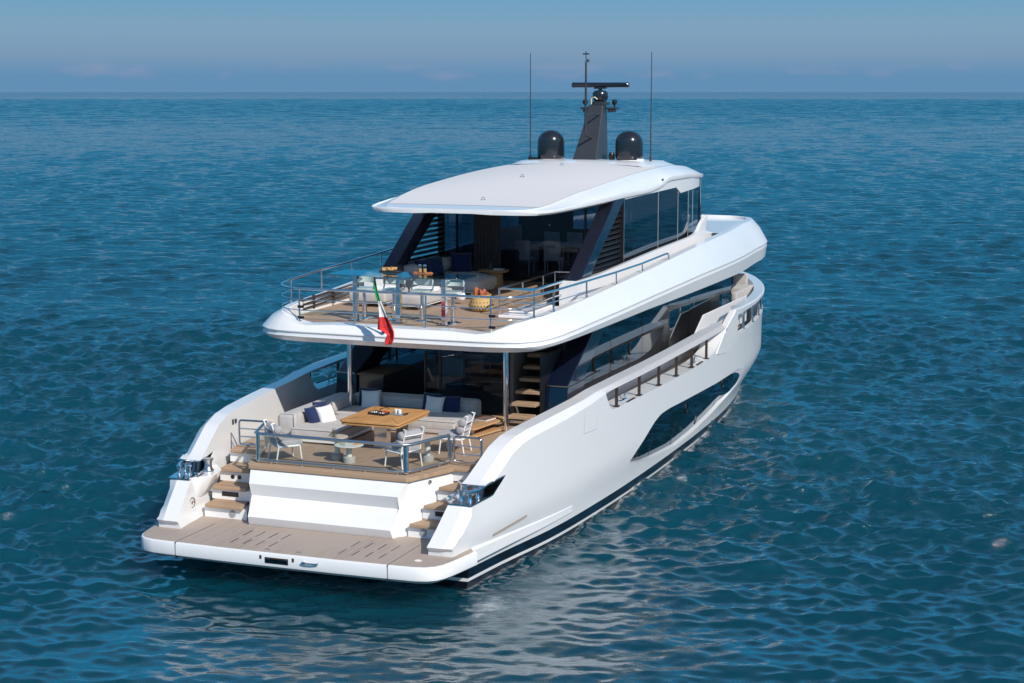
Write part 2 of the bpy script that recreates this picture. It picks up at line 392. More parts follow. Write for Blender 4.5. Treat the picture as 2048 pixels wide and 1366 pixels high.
# ------------------------------------------------------------------ sea
def build_sea():
    rs = np.random.RandomState(3)
    r = [1.0,3.0,5.5,8.0,10.0]
    while r[-1] < 17: r.append(r[-1]+.08)
    while r[-1] < 300: r.append(r[-1]*(1.0019 if r[-1]<65 else 1.0032))
    while r[-1] < 1500: r.append(r[-1]+1.0+max(0,r[-1]-700)*.0016)
    while r[-1] < 5680: r.append(r[-1]*1.01)
    r[-1] = 5680.0; r = np.array(r)
    vd = -0.3627685
    th = np.concatenate([np.linspace(-pi,-.5,26)[:-1], np.linspace(-.45,.45,680), np.linspace(.5,pi,26)[1:-1]])
    th = np.unique(th)
    dth = np.gradient(th)
    A,RR = np.meshgrid(vd+th, r)                       # rows r, cols th
    A = A.astype(np.float32); RR = RR.astype(np.float32); X = CAM[0]+np.sin(A)*RR; Y = CAM[1]+np.cos(A)*RR
    dr = np.gradient(r)[:,None]
    side = (RR*dth[None,:])
    Z = np.zeros_like(X); DX = np.zeros_like(X); DY = np.zeros_like(X)
    nw = 170; wind = vd+.12
    lam = np.exp(rs.uniform(math.log(.2),math.log(3.2),nw))
    gust = np.zeros_like(X)
    for l,a,p in ((60,.3,1.),(37,1.5,2.),(23,-.6,.5),(14,.9,4.),(95,2.1,3.),(170,-.2,1.7)): gust += np.sin(2*pi/l*(X*sin(a)+Y*cos(a))+p)
    gust = 1+.18*gust
    lee = 1-.80*np.exp(-(np.clip(((X-3.0)/8.0)**2+((Y+2.5)/11.0)**2,0,50))**1.5)
    for i in range(nw):
        l = lam[i]; spread = .55 if l<1 else .42
        a = wind+rs.normal(0,spread); k = 2*pi/l
        amp = .0092*l*(1.0 if l<.6 else (.6/l)**.62)
        p0 = rs.uniform(0,2*pi)
        hi = int(np.searchsorted(dr[:,0], l/1.76, side='left'))
        if hi < 2: continue
        fade = np.clip((l/(2.2*np.maximum(dr[:hi],side[:hi]*.7))-.8)/1.0,0,1)
        ph = k*(X[:hi]*sin(a)+Y[:hi]*cos(a))+p0
        s_ = np.sin(ph); c_ = np.cos(ph)
        fade = fade*(gust[:hi] if l<1.6 else 1); Z[:hi] += fade*amp*c_; q = .6*amp*fade
        DX[:hi] -= q*sin(a)*s_; DY[:hi] -= q*cos(a)*s_
    far_w = np.clip((RR-160)/700,0,1)
    for i in range(34):
        l = math.exp(rs.uniform(math.log(3.5),math.log(60))); a = wind+rs.normal(0,.6); p0 = rs.uniform(0,2*pi)
        fade = np.clip((l/(2.2*dr)-.8),0,1)*far_w*(.034 if l<14 else .011)*l/(2*pi)
        Z += fade*np.cos(2*pi/l*(X*sin(a)+Y*cos(a))+p0)
    X += DX*lee; Y += DY*lee
    Z = Z*lee-.13
    v = np.stack([X,Y,Z],-1).reshape(-1,3).astype(np.float32)
    nr,nc = X.shape
    i,j = np.meshgrid(np.arange(nr-1),np.arange(nc),indexing='ij'); j2 = (j+1)%nc
    f = np.stack([i*nc+j,(i+1)*nc+j,(i+1)*nc+j2,i*nc+j2],-1).reshape(-1,4).astype(np.int32)[:, ::-1]
    # closing fan at the centre
    cidx = len(v); v = np.vstack([v,[[CAM[0],CAM[1],-.13]]]).astype(np.float32)
    me = bpy.data.meshes.new('sea'); nf = len(f)
    tri = np.stack([np.full(nc,cidx),np.arange(nc),(np.arange(nc)+1)%nc],-1).astype(np.int32)[:, ::-1]
    me.vertices.add(len(v)); me.vertices.foreach_set('co', v.ravel())
    me.loops.add(nf*4+nc*3); me.loops.foreach_set('vertex_index', np.concatenate([f.ravel(),tri.ravel()]).astype(np.int32))
    me.polygons.add(nf+nc)
    me.polygons.foreach_set('loop_start', np.concatenate([np.arange(nf)*4, nf*4+np.arange(nc)*3]).astype(np.int32))
    me.polygons.foreach_set('use_smooth', np.ones(nf+nc,bool))
    me.update(calc_edges=True)
    wx = np.array([.4,1.6,2.63,4.46,7.07,10.5,12.5,15,17.3,19.7,22,24.5,26.5,27.8,28.45]); wy = np.array([2.7,2.81,2.92,3.18,3.34,3.40,3.39,3.34,3.25,3.04,2.66,2.0,1.15,.4,.04])
    hb = np.interp(Y,wx,wy); dd_ = np.abs(X)-hb; along = ((Y>1.4)&(Y<28.4))
    fm = np.where(along & (dd_>-.1), np.exp(-np.clip(dd_,0,99)/.22)*.62, 0)
    for (cx,cy,rx,ry,g_) in ((3.5,.6,.7,1.1,.60),(2.4,-.9,1.8,.5,.46),(-1.0,-1.3,2.6,.5,.40),(4.4,3.6,.5,2.4,.40),(6.5,2,1.5,4,.38)):
        fm = np.maximum(fm, g_*np.exp(-(((X-cx)/rx)**2+((Y-cy)/ry)**2)))
    at = me.attributes.new('foam','FLOAT','POINT'); at.data.foreach_set('value', np.append(fm.ravel(),0).astype(np.float32))
    m = mat('sea_water', (.0005,.06,.13), .04, ior=1.333)
    b = bsdf(m)
    tc = N(m,'ShaderNodeTexCoord')
    mp = N(m,'ShaderNodeMapping',vector_type='TEXTURE'); mp.inputs['Rotation'].default_value = (0,0,.30); mp.inputs['Scale'].default_value = (2.3,1,1); lk(m,tc.outputs['Object'],mp.inputs[0])
    n1 = noise(m, mp.outputs[0], 1.7, 5, .6); n2 = noise(m, mp.outputs[0], 6.5, 5, .62); n3 = noise(m, mp.outputs[0], .3, 3, .5)
    gq = N(m,'ShaderNodeNewGeometry'); dq = N(m,'ShaderNodeVectorMath',operation='DISTANCE'); lk(m, gq.outputs['Position'], dq.inputs[0]); dq.inputs[1].default_value = (3.4,-2.5,0)
    lq = N(m,'ShaderNodeMapRange',interpolation_type='SMOOTHSTEP'); lq.inputs['From Min'].default_value = 6.5; lq.inputs['From Max'].default_value = 16; lq.inputs['To Min'].default_value = .14; lq.inputs['To Max'].default_value = 1.0; lk(m, dq.outputs['Value'], lq.inputs['Value'])
    b.inputs['Subsurface Weight'].default_value = 1.0; b.inputs['Subsurface Radius'].default_value = (.4,1.0,1.0); b.inputs['Subsurface Scale'].default_value = 2.5; b.subsurface_method = 'BURLEY'
    b1 = bump(m, n3, .35, .4); b2 = bump(m, n1, .9, .18, b1); b3 = bump(m, n2, .9, .05, b2)
    # ripples too fine for the mesh (all of them, far out) tilt the normal directly
    nn = N(m,'ShaderNodeTexNoise'); nn.inputs['Scale'].default_value = 3.6; nn.inputs['Detail'].default_value = 6; nn.inputs['Roughness'].default_value = .62; lk(m, mp.outputs[0], nn.inputs['Vector'])
    vs_ = N(m,'ShaderNodeVectorMath',operation='SUBTRACT'); lk(m, nn.outputs['Color'], vs_.inputs[0]); vs_.inputs[1].default_value = (.5,.5,.5)
    pt = noise(m, tc.outputs['Object'], .045, 4, .6)
    kk = N(m,'ShaderNodeMapRange'); kk.inputs['From Min'].default_value = .3; kk.inputs['From Max'].default_value = .7; kk.inputs['To Min'].default_value = .45; kk.inputs['To Max'].default_value = 1.15; lk(m, pt, kk.inputs['Value'])
    dd = N(m,'ShaderNodeVectorMath',operation='DISTANCE'); gp_ = N(m,'ShaderNodeNewGeometry'); lk(m, gp_.outputs['Position'], dd.inputs[0]); dd.inputs[1].default_value = (4,6,0)
    far = N(m,'ShaderNodeMapRange'); far.inputs['From Min'].default_value = 15; far.inputs['From Max'].default_value = 500; far.inputs['To Min'].default_value = .55; far.inputs['To Max'].default_value = 2.4; lk(m, dd.outputs['Value'], far.inputs['Value'])
    km = N(m,'ShaderNodeMath',operation='MULTIPLY'); lk(m, kk.outputs[0], km.inputs[0]); lk(m, far.outputs[0], km.inputs[1])
    sc_ = N(m,'ShaderNodeVectorMath',operation='SCALE'); lk(m, vs_.outputs[0], sc_.inputs[0]); lk(m, km.outputs[0], sc_.inputs['Scale'])
    fl_ = N(m,'ShaderNodeVectorMath',operation='MULTIPLY'); lk(m, sc_.outputs[0], fl_.inputs[0]); fl_.inputs[1].default_value = (.8,1.35,0)
    ad_ = N(m,'ShaderNodeVectorMath',operation='ADD'); lk(m, b3, ad_.inputs[0]); ls = N(m,'ShaderNodeVectorMath',operation='SCALE'); lk(m, fl_.outputs[0], ls.inputs[0]); lk(m, lq.outputs[0], ls.inputs['Scale']); lk(m, ls.outputs[0], ad_.inputs[1])
    for nd in m.node_tree.nodes:
        if nd.bl_idname == 'ShaderNodeBump':
            mm = N(m,'ShaderNodeMath',operation='MULTIPLY'); mm.inputs[1].default_value = nd.inputs['Strength'].default_value; lk(m, lq.outputs[0], mm.inputs[0]); lk(m, mm.outputs[0], nd.inputs['Strength'])
    no_ = N(m,'ShaderNodeVectorMath',operation='NORMALIZE'); lk(m, ad_.outputs[0], no_.inputs[0])
    lk(m, no_.outputs[0], b.inputs['Normal']); lk(m, no_.outputs[0], b.inputs['Coat Normal']); cw_ = N(m,'ShaderNodeMapRange'); cw_.inputs['From Min'].default_value = 14; cw_.inputs['From Max'].default_value = 60; cw_.inputs['To Min'].default_value = .9; cw_.inputs['To Max'].default_value = .15; lk(m, dq.outputs['Value'], cw_.inputs['Value']); lk(m, cw_.outputs[0], b.inputs['Coat Weight']); b.inputs['Coat IOR'].default_value = 1.333; b.inputs['Coat Roughness'].default_value = .04
    # foam flecks where the hull disturbs the water
    sx = N(m,'ShaderNodeSeparateXYZ'); lk(m,tc.outputs['Object'],sx.inputs[0])
    big = noise(m, tc.outputs['Object'], .035, 4, .6)
    c = ramp(m, big, [(.35,(.0003,.040,.062)),(.65,(.0005,.054,.082))])
    fa = N(m,'ShaderNodeAttribute'); fa.attribute_name = 'foam'
    fn = noise(m, mp.outputs[0], 7.0, 9, .72)
    fs_ = N(m,'ShaderNodeMath',operation='ADD'); lk(m, fa.outputs['Fac'], fs_.inputs[0]); lk(m, fn, fs_.inputs[1])
    fr_ = N(m,'ShaderNodeMapRange'); fr_.inputs['From Min'].default_value = .98; fr_.inputs['From Max'].default_value = 1.30; lk(m, fs_.outputs[0], fr_.inputs['Value'])
    mx_ = N(m,'ShaderNodeMix',data_type='RGBA'); lk(m, fr_.outputs[0], mx_.inputs['Factor']); lk(m, c, mx_.inputs['A']); mx_.inputs['B'].default_value = (.50,.56,.57,1)
    lk(m, mx_.outputs['Result'], b.inputs['Base Color'])
    mr_ = N(m,'ShaderNodeMapRange'); mr_.inputs['To Min'].default_value = .04; mr_.inputs['To Max'].default_value = .6; lk(m, fr_.outputs[0], mr_.inputs['Value']); lk(m, mr_.outputs[0], b.inputs['Roughness'])
    o = link('sea', me, m); o['kind'] = 'structure'
    return o
build_sea()

# ------------------------------------------------------------------ yacht: main lines (x = starboard, y = bow, z = up)
VS = smooth_fn([(0.4,2.79),(.66,2.83),(1.5,2.95),(2.5,3.1),(4,3.27),(6,3.42),(8,3.51),(11,3.57),(14,3.57),(17,3.52),(19.5,3.4),(21.5,3.22),(23.5,2.92),(25.5,2.36),(27,1.65),(28,.85),(28.45,.06)])
WL = smooth_fn([(0.4,2.7),(1.6,2.81),(2.63,2.92),(4.46,3.18),(7.07,3.34),(10.5,3.40),(12.5,3.39),(15,3.34),(17.3,3.25),(19.7,3.04),(22,2.66),(24.5,2.0),(26.5,1.15),(27.8,.4),(28.45,.04)])
def hull_v(u,w):
    t = min(1,max(0,(w+.02)/1.0)); t = t*t*(3-2*t)
    v = WL(u)*(1-t)+VS(u)*t
    if w < 0: v -= -w*.25
    if w > 1.6 and u > 17: v += (w-1.6)*.06*min(1,(u-17)/4)
    return max(.03,v)
yacht = thing('yacht','large white three-deck motor yacht with dark glass and teak decks seen from astern','yacht',(0,0,0))
TOP = [(28.45,2.62),(25.5,2.56),(23.5,2.54),(21,2.56),(19,2.62),(17.73,2.60),(17.3,2.45),(16.75,2.435),(14,2.43),(11,2.42),(8.5,2.42),(7.0,2.40),(6.2,2.35),(4.6,2.295),(3.6,2.25),(3.1,2.2),(2.67,2.08),(1.91,1.66)]
outer = [(1.5,-.75),(28.45,-.75)]+TOP+[(1.76,1.605),(2.48,1.655),(2.04,1.385),(1.33,1.34),(.66,.754),(.73,.69),(.745,.604),(1.3,.604),(1.45,.3)]
slot = rounded([(6.97,2.36),(7.08,2.2),(7.32,1.955),(14.2,1.865),(15.1,1.91),(15.62,2.02),(16.5,2.37),(12,2.375)],[.05,.1,.15,0,.3,.3,.1,0])
win_f = rounded([(8.5,.62),(9.0,.82),(9.56,1.0),(10.17,1.195),(10.66,1.285),(11.3,1.295),(13.74,1.215),(15.65,1.15),(18.46,1.09),(19.1,.98),(19.35,.76),(19.0,.63),(17.25,.49),(15.7,.335),(14.0,.243),(12.4,.225),(10.4,.37),(9.6,.455)],.14)
win_b = rounded([(8.56,.63),(9.05,.81),(9.6,.985),(10.2,1.175),(10.68,1.265),(11.3,1.275),(13.74,1.195),(15.65,1.13),(17.95,1.05),(18.6,.93),(18.85,.78),(18.6,.66),(17.3,.52),(15.8,.355),(14.1,.262),(12.5,.24),(10.5,.375),(9.75,.44)],.12)
bow_slot = rounded([(18.0,2.53),(18.1,2.03),(21,1.99),(25.2,2.02),(25.4,2.48),(23.4,2.49),(21,2.50)],[.06,.08,0,.1,.1,0,0])
def cham(x,y):
    if y < .76 or x>26: return 0.0 if (y<.62) else .02
    if 1.28 < x < 2.56 and 1.32 < y < 1.67: return .012
    if y > 1.0 and x < 8: return .105*max(.2,min(1,(8.5-x)/3.5))+.01
    if x < 1.5: return .07
    return .025
def hmap(sg):
    def f(u,w,o):
        v = hull_v(u,w); k = min(1,max(0,(u-16.9)/.9)); o = min(o*(1-.72*k),v*.6); return (sg*(v-o),u,w)
    return f
def hthick(u): return .43
mb = MB()
for sg in (1,-1):
    shell(mb, outer, [slot,(win_f,win_b),bow_slot], hmap(sg), .43, cham, .15, sp=(.45,.16), hsp=.12)
    # fender band flowing forward from the bathing platform
    rows = []
    for i in range(22):
        u = 1.2+4.2*i/21; e = .075*(1-(i/21))**1.2+.006; top = .60-.13*(i/21); bot = .36-.03*i/21; v = hull_v(u,.45)
        rows.append([(sg*(v-.1),u,top+.005),(sg*(v+e-.02),u,top),(sg*(v+e),u,top-.03),(sg*(v+e),u,bot),(sg*(v+e-.05),u,bot-.05),(sg*(v-.1),u,bot-.06)])
    mb.loft(rows, closed_v=True, caps=True)
mb.bb((-2.75,1.5,-.7),(2.75,1.62,.5))      # transom below the platform
hull = mb.build('hull', ['gelcoat_white'], yacht, smooth=28)
# painted boot: real colour bands at the waterline
boot = bpy.data.materials.new('hull_paint'); boot.use_nodes = True; MATS['hull_paint'] = boot
pb = bsdf(boot); pb.inputs['Roughness'].default_value = .28; pb.inputs['Coat Weight'].default_value = .5
tc = N(boot,'ShaderNodeTexCoord'); sx = N(boot,'ShaderNodeSeparateXYZ'); lk(boot,tc.outputs['Object'],sx.inputs[0])
sl_ = N(boot,'ShaderNodeMath',operation='MULTIPLY_ADD'); lk(boot,sx.outputs['Y'],sl_.inputs[0]); sl_.inputs[1].default_value = .010; lk(boot,sx.outputs['Z'],sl_.inputs[2])
rp = N(boot,'ShaderNodeValToRGB'); rp.color_ramp.interpolation = 'CONSTANT'; lk_in = N(boot,'ShaderNodeMath',operation='ADD'); lk(boot,sl_.outputs[0],lk_in.inputs[0]); lk_in.inputs[1].default_value = .5
lk(boot,lk_in.outputs[0],rp.inputs[0])
E_ = rp.color_ramp.elements
E_[0].position = 0; E_[0].color = (.004,.006,.012,1); E_[1].position = .50; E_[1].color = (.8,.8,.8,1)
for p,c in ((.555,(.004,.006,.014)),(.735,(.8,.8,.81))):
    e = E_.new(p); e.color = (*c,1)
lk(boot,rp.outputs[0],pb.inputs['Base Color']); lk(boot, bump(boot, noise(boot, tc.outputs['Object'], .55, 2), .06, .05), pb.inputs['Normal'])
hull.data.materials[0] = boot

for sg in (1,-1):
    # recessed hull window
    mb = MB(); v2,fs = cdt(resample(win_b,.15),[],(.5,.25)); mb.add([hmap(sg)(a,b,.11) for a,b in v2], fs)
    w_ = mb.build('hull_window', 'hull_glass', yacht, smooth=30)
    for u in (10.4,12.3,14.6,16.4):
        mb = MB(); ys = [w for w in np.linspace(.1,1.4,80) if inside((u,w),win_b)]
        mb.tube([hmap(sg)(u,ys[0],.108),hmap(sg)(u,(ys[0]+ys[-1])/2,.108),hmap(sg)(u,ys[-1],.108)],.006,4)
        mb.build('window_seam','gasket',w_)
    for (u,w) in ((9.35,.72),(13.2,.95),(16.9,.93)):
        mb = MB(); mb.tube([hmap(sg)(u+.13*cos(a),w+.15*sin(a),.107) for a in np.linspace(0,2*pi,25)[:-1]],.008,5,closed=True)
        mb.build('porthole_ring','black_trim',w_)
    # bulwark posts in the slot
    for u in (7.75,9.2,10.6,12.0,13.35,14.75):
        mb = MB(); v = hull_v(u,2.1)-.05; z0 = 1.95-.0095*(u-7.3)
        mb.box((sg*v,u,(z0+2.365)/2),(.05,.07,2.365-z0)); mb.box((sg*v,u,z0+.012),(.11,.16,.022))
        mb.build('bulwark_post','dark_brown',yacht,bevel=.006)
    for u in (8.55,14.0):      # mooring cleats on the slot sill
        mb = MB(); v = hull_v(u,2)-.19; z0 = 1.95-.0095*(u-7.3)
        for d in (-.12,.12): mb.tube([(sg*v,u+d,z0-.01),(sg*v,u+d,z0+.07),(sg*v,u+d*1.7,z0+.12)],.018,8)
        mb.box((sg*v,u,z0+.006),(.08,.42,.012)); mb.build('cleat','polished_steel',yacht,smooth=40)
        mb = MB(); mb.box((sg*(hull_v(u,1.9)-.035),u+.05,z0+.004),(.05,.55,.012)); mb.build('fairlead_strip','black_trim',yacht)
    for u in (19.2,20.7,22.1,23.4,24.6):
        mb = MB(); v = hull_v(u,2.3)-.07; mb.tube([(sg*v,u,1.98),(sg*v,u,2.53)],.034,12); mb.tube([(sg*v,u,2.0),(sg*v,u,2.03)],.055,12)
        mb.build('rail_post','polished_steel',yacht,smooth=40)
    # seam of the boarding door, grooves on the topsides
    mb = MB(); pts = [(5.87,2.2),(5.80,1.76),(6.48,1.73),(6.56,2.2)]
    mb.tube([hmap(sg)(a,b,-.001) for a,b in pts],.003,4)
    mb.build('boarding_door_seam','grey_seal',yacht)
    mb = MB()
    rows = []
    for i in range(9):
        u = 2.1+1.2*i/8; z0 = .665+.07*i/8; v = hull_v(u,z0); rows.append([(sg*(v+.012),u,z0-.02),(sg*(v+.012),u,z0+.025)])
    mb.loft(rows); mb.build('fender_groove','fender_strip',yacht)
    # mooring station: chrome plates and bollards in the aft notch
    f = hmap(sg); 
    ms = MB()
    def plate(l, dz, o0=-.012, o1=.42):
        r0 = [f(a,b,o0) for a,b in l]; r1 = [f(a,b,o1) for a,b in l]
        k = len(l); vs = [(p[0],p[1],p[2]) for p in r0+r1]+[(p[0],p[1],p[2]+dz) for p in r0+r1]
        fs = [];
        for i in range(k-1):
            fs += [(i,i+1,i+1+k,i+k),(i+2*k,i+3*k,i+1+3*k,i+1+2*k),(i,i+2*k,i+1+2*k,i+1),(i+k,i+1+k,i+1+3*k,i+3*k)]
        fs += [(0,k,3*k,2*k),(k-1,3*k-1,4*k-1,2*k-1)]
        ms.add(vs,fs)
    plate([(1.30,1.345),(2.02,1.39),(2.44,1.645)],.02); plate([(1.74,1.585),(2.42,1.632)],.02)
    st = ms.build('mooring_plate','polished_steel',yacht,smooth=35)
    for (u,o) in ((1.48,.12),(1.74,.12),(1.52,.31)):
        mb = MB(); p = f(u,1.37,o); mb.lathe([(.05,0),(.05,.02),(.033,.04),(.03,.09),(.033,.15),(.055,.17),(.055,.19)],p,16)
        mb.build('roller','polished_steel',st,smooth=40)
    mb = MB(); p = f(1.45,1.54,.1); q = f(1.9,1.54,.16); mb.tube([f(1.36,1.545,.16),f(1.62,1.55,.06),f(1.95,1.56,.1)],.035,10); mb.build('fairlead_bar','polished_steel',st,smooth=40)
    mb = MB(); p = f(1.98,1.45,.50); mb.lathe([(.10,-.08),(.10,-.05),(.075,-.02),(.065,.05),(.075,.11),(.10,.14),(.10,.16),(.04,.165)],p,20)
    mb.build('capstan','brushed_steel',yacht,smooth=40)
    mb = MB(); c0 = f(1.60,1.37,.50)
    mb.box((c0[0],c0[1],c0[2]+.005),(.06,.26,.02))
    for d in (-.12,.12): mb.tube([(c0[0],c0[1]+d*.6,c0[2]-.005),(c0[0],c0[1]+d,c0[2]+.07),(c0[0],c0[1]+d*1.5,c0[2]+.085)],.022,8)
    mb.build('mooring_bitt','polished_steel',yacht,smooth=40)
    # shelf the capstan stands on
    mb = MB(); rr = []
    for u in np.linspace(1.38,2.5,8):
        e = .30*min(1,(u-1.36)/.35)*min(1,(2.56-u)/.4); v = hull_v(u,1.3)-.40; rr.append([(sg*v,u,1.372),(sg*(v-e),u,1.368),(sg*(v-e-.004),u,1.35),(sg*(v-.02),u,1.0-.3*e)])
    mb.loft(rr,closed_v=True,caps=True); mb.build('capstan_shelf','gelcoat_white',yacht,smooth=40)
    # vents on the inner face of the bulwark wing
    mb = MB()
    for k in range(3):
        mb = MB(); mb.box((sg*(hull_v(3.3,1.9)-.433),3.2+.11*k,2.02),(.012,.055,.12-.02*k)); mb.build('air_vent','black_trim',yacht)
    mb = MB(); vv = hull_v(1.35,1.0)-.43
    mb.tube([(sg*(vv-.004),1.35+.09*cos(a),.93+.09*sin(a)) for a in np.linspace(0,2*pi,21)[:-1]],.012,5,closed=True)
    mb.tube([(sg*(vv-.012),1.35,.93),(sg*(vv+.01),1.35,.93)],.035,14); mb.build('shower_port','brushed_steel',yacht,smooth=40)

for sg in (1,-1):      # raked fin closing the forward end of the bulwark slot
    mb = MB(); shell(mb, rounded([(15.45,1.86),(16.52,2.36),(17.74,2.70),(18.02,2.60),(18.0,1.9),(16.9,1.72)],[.25,.03,.03,.05,.1,.4]), [], lambda u,w,o,sg=sg: (sg*(hull_v(u,w)+.018-o),u,w), .16, lambda x,y: .018, .02, sp=(.3,.2), hsp=.08)
    mb.build('bulwark_fin','gelcoat_white',yacht,smooth=28)

# ------------------------------------------------------------------ bathing platform
def plan(pts): return pts+[(-x,y) for x,y in pts[::-1] if x>1e-6]
edge = [(0,-.045),(1.0,-.04),(2.0,-.012),(2.45,.01),(2.64,.06),(2.76,.15),(2.84,.30),(2.90,.55),(2.97,.95),(3.02,1.25)]
def off(pts,d):
    o = []
    for i,(x,y) in enumerate(pts):
        a = Vector(pts[max(0,i-1)]); b = Vector(pts[min(len(pts)-1,i+1)]); t = (b-a).normalized(); n = Vector((-t.y,t.x)); q = Vector((x,y))+n*d
        if i==0: q.x = 0
        o.append((q.x,q.y))
    return o
rows = []
for d,z in ((.03,.598),(.005,.597),(-.022,.585),(-.032,.565),(-.036,.40),(-.03,.372),(.08,.305),(.3,.30)):
    p = off(edge,d); rows.append([(x,y,z) for x,y in p[::-1]]+[(-x,y,z) for x,y in p[1:]])
mb = MB(); mb.loft(rows)
e2 = plan(off(edge,.3)); mb.prism([(x,y) for x,y in e2],.30,.31)
e2 = plan(off(edge,.028)); mb.prism(e2,.565,.592)
mb.build('bathing_platform','gelcoat_white',yacht,smooth=30)
mb = MB(); mb.prism(plan(off(edge,.008)[:-1]+[(3.0,1.2),(2.88,1.4),(2.3,1.9),(0,1.9)]),.592,.603); mb.build('platform_teak','teak_weathered',yacht)
mb = MB()
for x in (-1.99,2.0):
    mb = MB(); mb.prism([(-.052,.32),(1.26,.32),(1.26,.6055),(-.052,.6055)],x-.004,x+.004,'x'); mb.build('platform_seam','gasket',yacht)
mb = MB()
for (x0,y0) in ((-1.13,.93),(.95,.93)):
    for k in range(4): mb = MB(); mb.box((x0+.25*k,y0,.6045),(.022,.34,.003)); mb.build('drain_slot','black_trim',yacht)
for (x0,y0) in ((-1.10,.42),(.95,.42)):
    for k in range(4): mb = MB(); mb.box((x0+.25*k,y0,.6045),(.022,.3,.003)); mb.build('drain_slot','black_trim',yacht)
pl = MB(); pl.box((-.02,-.082,.475),(.44,.008,.105)); gp = pl.build('gangway_hatch','dark_brown',yacht,bevel=.004)
mb = MB(); mb.box((-.02,-.088,.47),(.40,.006,.06)); mb.build('hatch_glass','hull_glass',gp)
for dx in (-.17,.17):
    mb = MB(); mb.tube([(dx,-.086,.505),(dx,-.095,.505)],.011,8); mb.build('hatch_bolt','polished_steel',gp)
for dx in (-.32,.29):
    mb = MB(); mb.box((dx,-.082,.52),(.035,.008,.06)); mb.build('socket','dark_brown',yacht)
mb = MB(); mb.tube([(.48,-.07,.52),(.48,-.11,.505),(.56,-.125,.5),(.68,-.12,.5),(.76,-.11,.505),(.76,-.07,.52)],.014,8); mb.build('grab_handle','polished_steel',yacht,smooth=40)
mb = MB(); mb.tube([(2.37,.35,.603),(2.37,.35,.611)],.065,18); mb.build('shower_cap','polished_steel',yacht,smooth=40)
for (x,y) in ((-.28,.08),(.31,.08)):
    mb = MB(); mb.tube([(x-.05,y,.606),(x-.03,y+.01,.618),(x+.03,y+.01,.618),(x+.05,y,.606)],.007,6); mb.build('deck_ring','polished_steel',yacht)

# ------------------------------------------------------------------ transom garage, steps
def quadstrip(profL, profR):
    return [profL, profR]
prof = [(1.78,1.53,1.545),(1.565,1.447,1.318),(1.655,1.432,1.09),(1.575,1.425,1.005),(1.385,1.385,.765),(1.44,1.40,.635),(1.46,1.40,.606)]   # (u, half width, w)
rows = []
for k,(u,hv,w) in enumerate(prof):
    ue = u if k not in (2,) else u-.03
    rows.append([(-hv,ue+.0,w),(-hv*.94,u,w),(0,u,w),(hv*.94,u,w),(hv,ue,w)])
mb = MB(); mb.loft(rows)
for sg in (1,-1):
    seam = [(1.80,1.56,1.545),(1.585,1.49,.606)]
    # side of the lid back to the seam, then the fixed wall to the steps
    a = [(sg*hv,u,w) for u,hv,w in prof]
    b = [(sg*(1.555-.065*(1.545-w)/.94),1.80-.21*(1.545-w)/.94+.12,w) for u,hv,w in prof]
    mb.loft([a,b])
lid = mb.build('garage_door','gelcoat_white',yacht,smooth=25)
mb = MB(); bw = [(-1.50,1.7),(1.50,1.7),(1.63,1.92),(2.02,2.95),(-2.02,2.95),(-1.63,1.92)]
lo = [(-1.44,1.62),(1.44,1.62),(1.62,1.80),(1.96,2.95),(-1.96,2.95),(-1.62,1.80)]
hi = [(-1.52,1.80),(1.52,1.80),(1.58,1.90),(1.96,2.95),(-1.96,2.95),(-1.58,1.90)]
mb.add([(x,y,.6) for x,y in lo]+[(x,y,1.543) for x,y in hi],[(i,(i+1)%6,(i+1)%6+6,i+6) for i in range(6)])
mb.build('transom_wall','gelcoat_white',yacht,bevel=.015)
mb = MB(); mb.prism([(-1.545,1.735),(1.545,1.735),(1.60,1.80),(1.985,2.80),(1.985,3.0),(1.80,3.0),(1.44,2.02),(-1.44,2.02),(-1.80,3.0),(-1.985,3.0),(-1.985,2.80),(-1.60,1.80)],1.543,1.622)
mb.build('teak_coaming','teak_across',yacht,bevel=.012)
mb = MB(); mb.tube([(1.735,2.28,1.46),(1.765,2.27,1.46)],.03,14); mb.build('courtesy_light','brushed_steel',yacht,smooth=40)
STEP = [(1.62,1.635,2.40),(1.965,1.755,2.44),(2.33,1.885,2.48),(2.79,1.95,2.53)]
for sg in (1,-1):
    for k,(u,vi,vo) in enumerate(STEP):
        z = .6+.255*(k+1)
        nu = STEP[k+1][0]+.12 if k<3 else 3.15
        mb = MB(); vi2 = vi+(nu-u)*.37-.03
        mb.prism([(sg*vi,u),(sg*vo,u),(sg*(vo+.04),nu),(sg*vi2,nu)],z-.065,z+(.002 if k<3 else .001))
        mb.build('stair_tread','teak_across',yacht,bevel=.014)
        rs_ = MB(); rs_.prism([(sg*(vi-.05),u+.075),(sg*(vo+.05),u+.075),(sg*(vo+.1),nu),(sg*(vi2-.05),nu)],z-.255 if k else .59,z-.068)
        ris = rs_.build('stair_riser','gelcoat_white',yacht)
        if k==0:
            mb = MB(); mb.tube([(sg*(vi+.24),u+.078,z-.16),(sg*(vi+.24),u+.062,z-.16)],.065,18); mb.build('step_speaker','grey_seal',ris,smooth=40)
        if k==1:
            mb = MB(); mb.box((sg*(vi+.36),u+.073,z-.15),(.34,.02,.085)); mb.build('fairlead_opening','black_trim',ris,bevel=.01)
        if k==2:
            for d in (.24,.38):
                mb = MB(); mb.tube([(sg*(vi+d),u+.078,z-.17),(sg*(vi+d),u+.066,z-.17)],.04,14); mb.build('shore_power_socket','black_trim',ris,smooth=40)

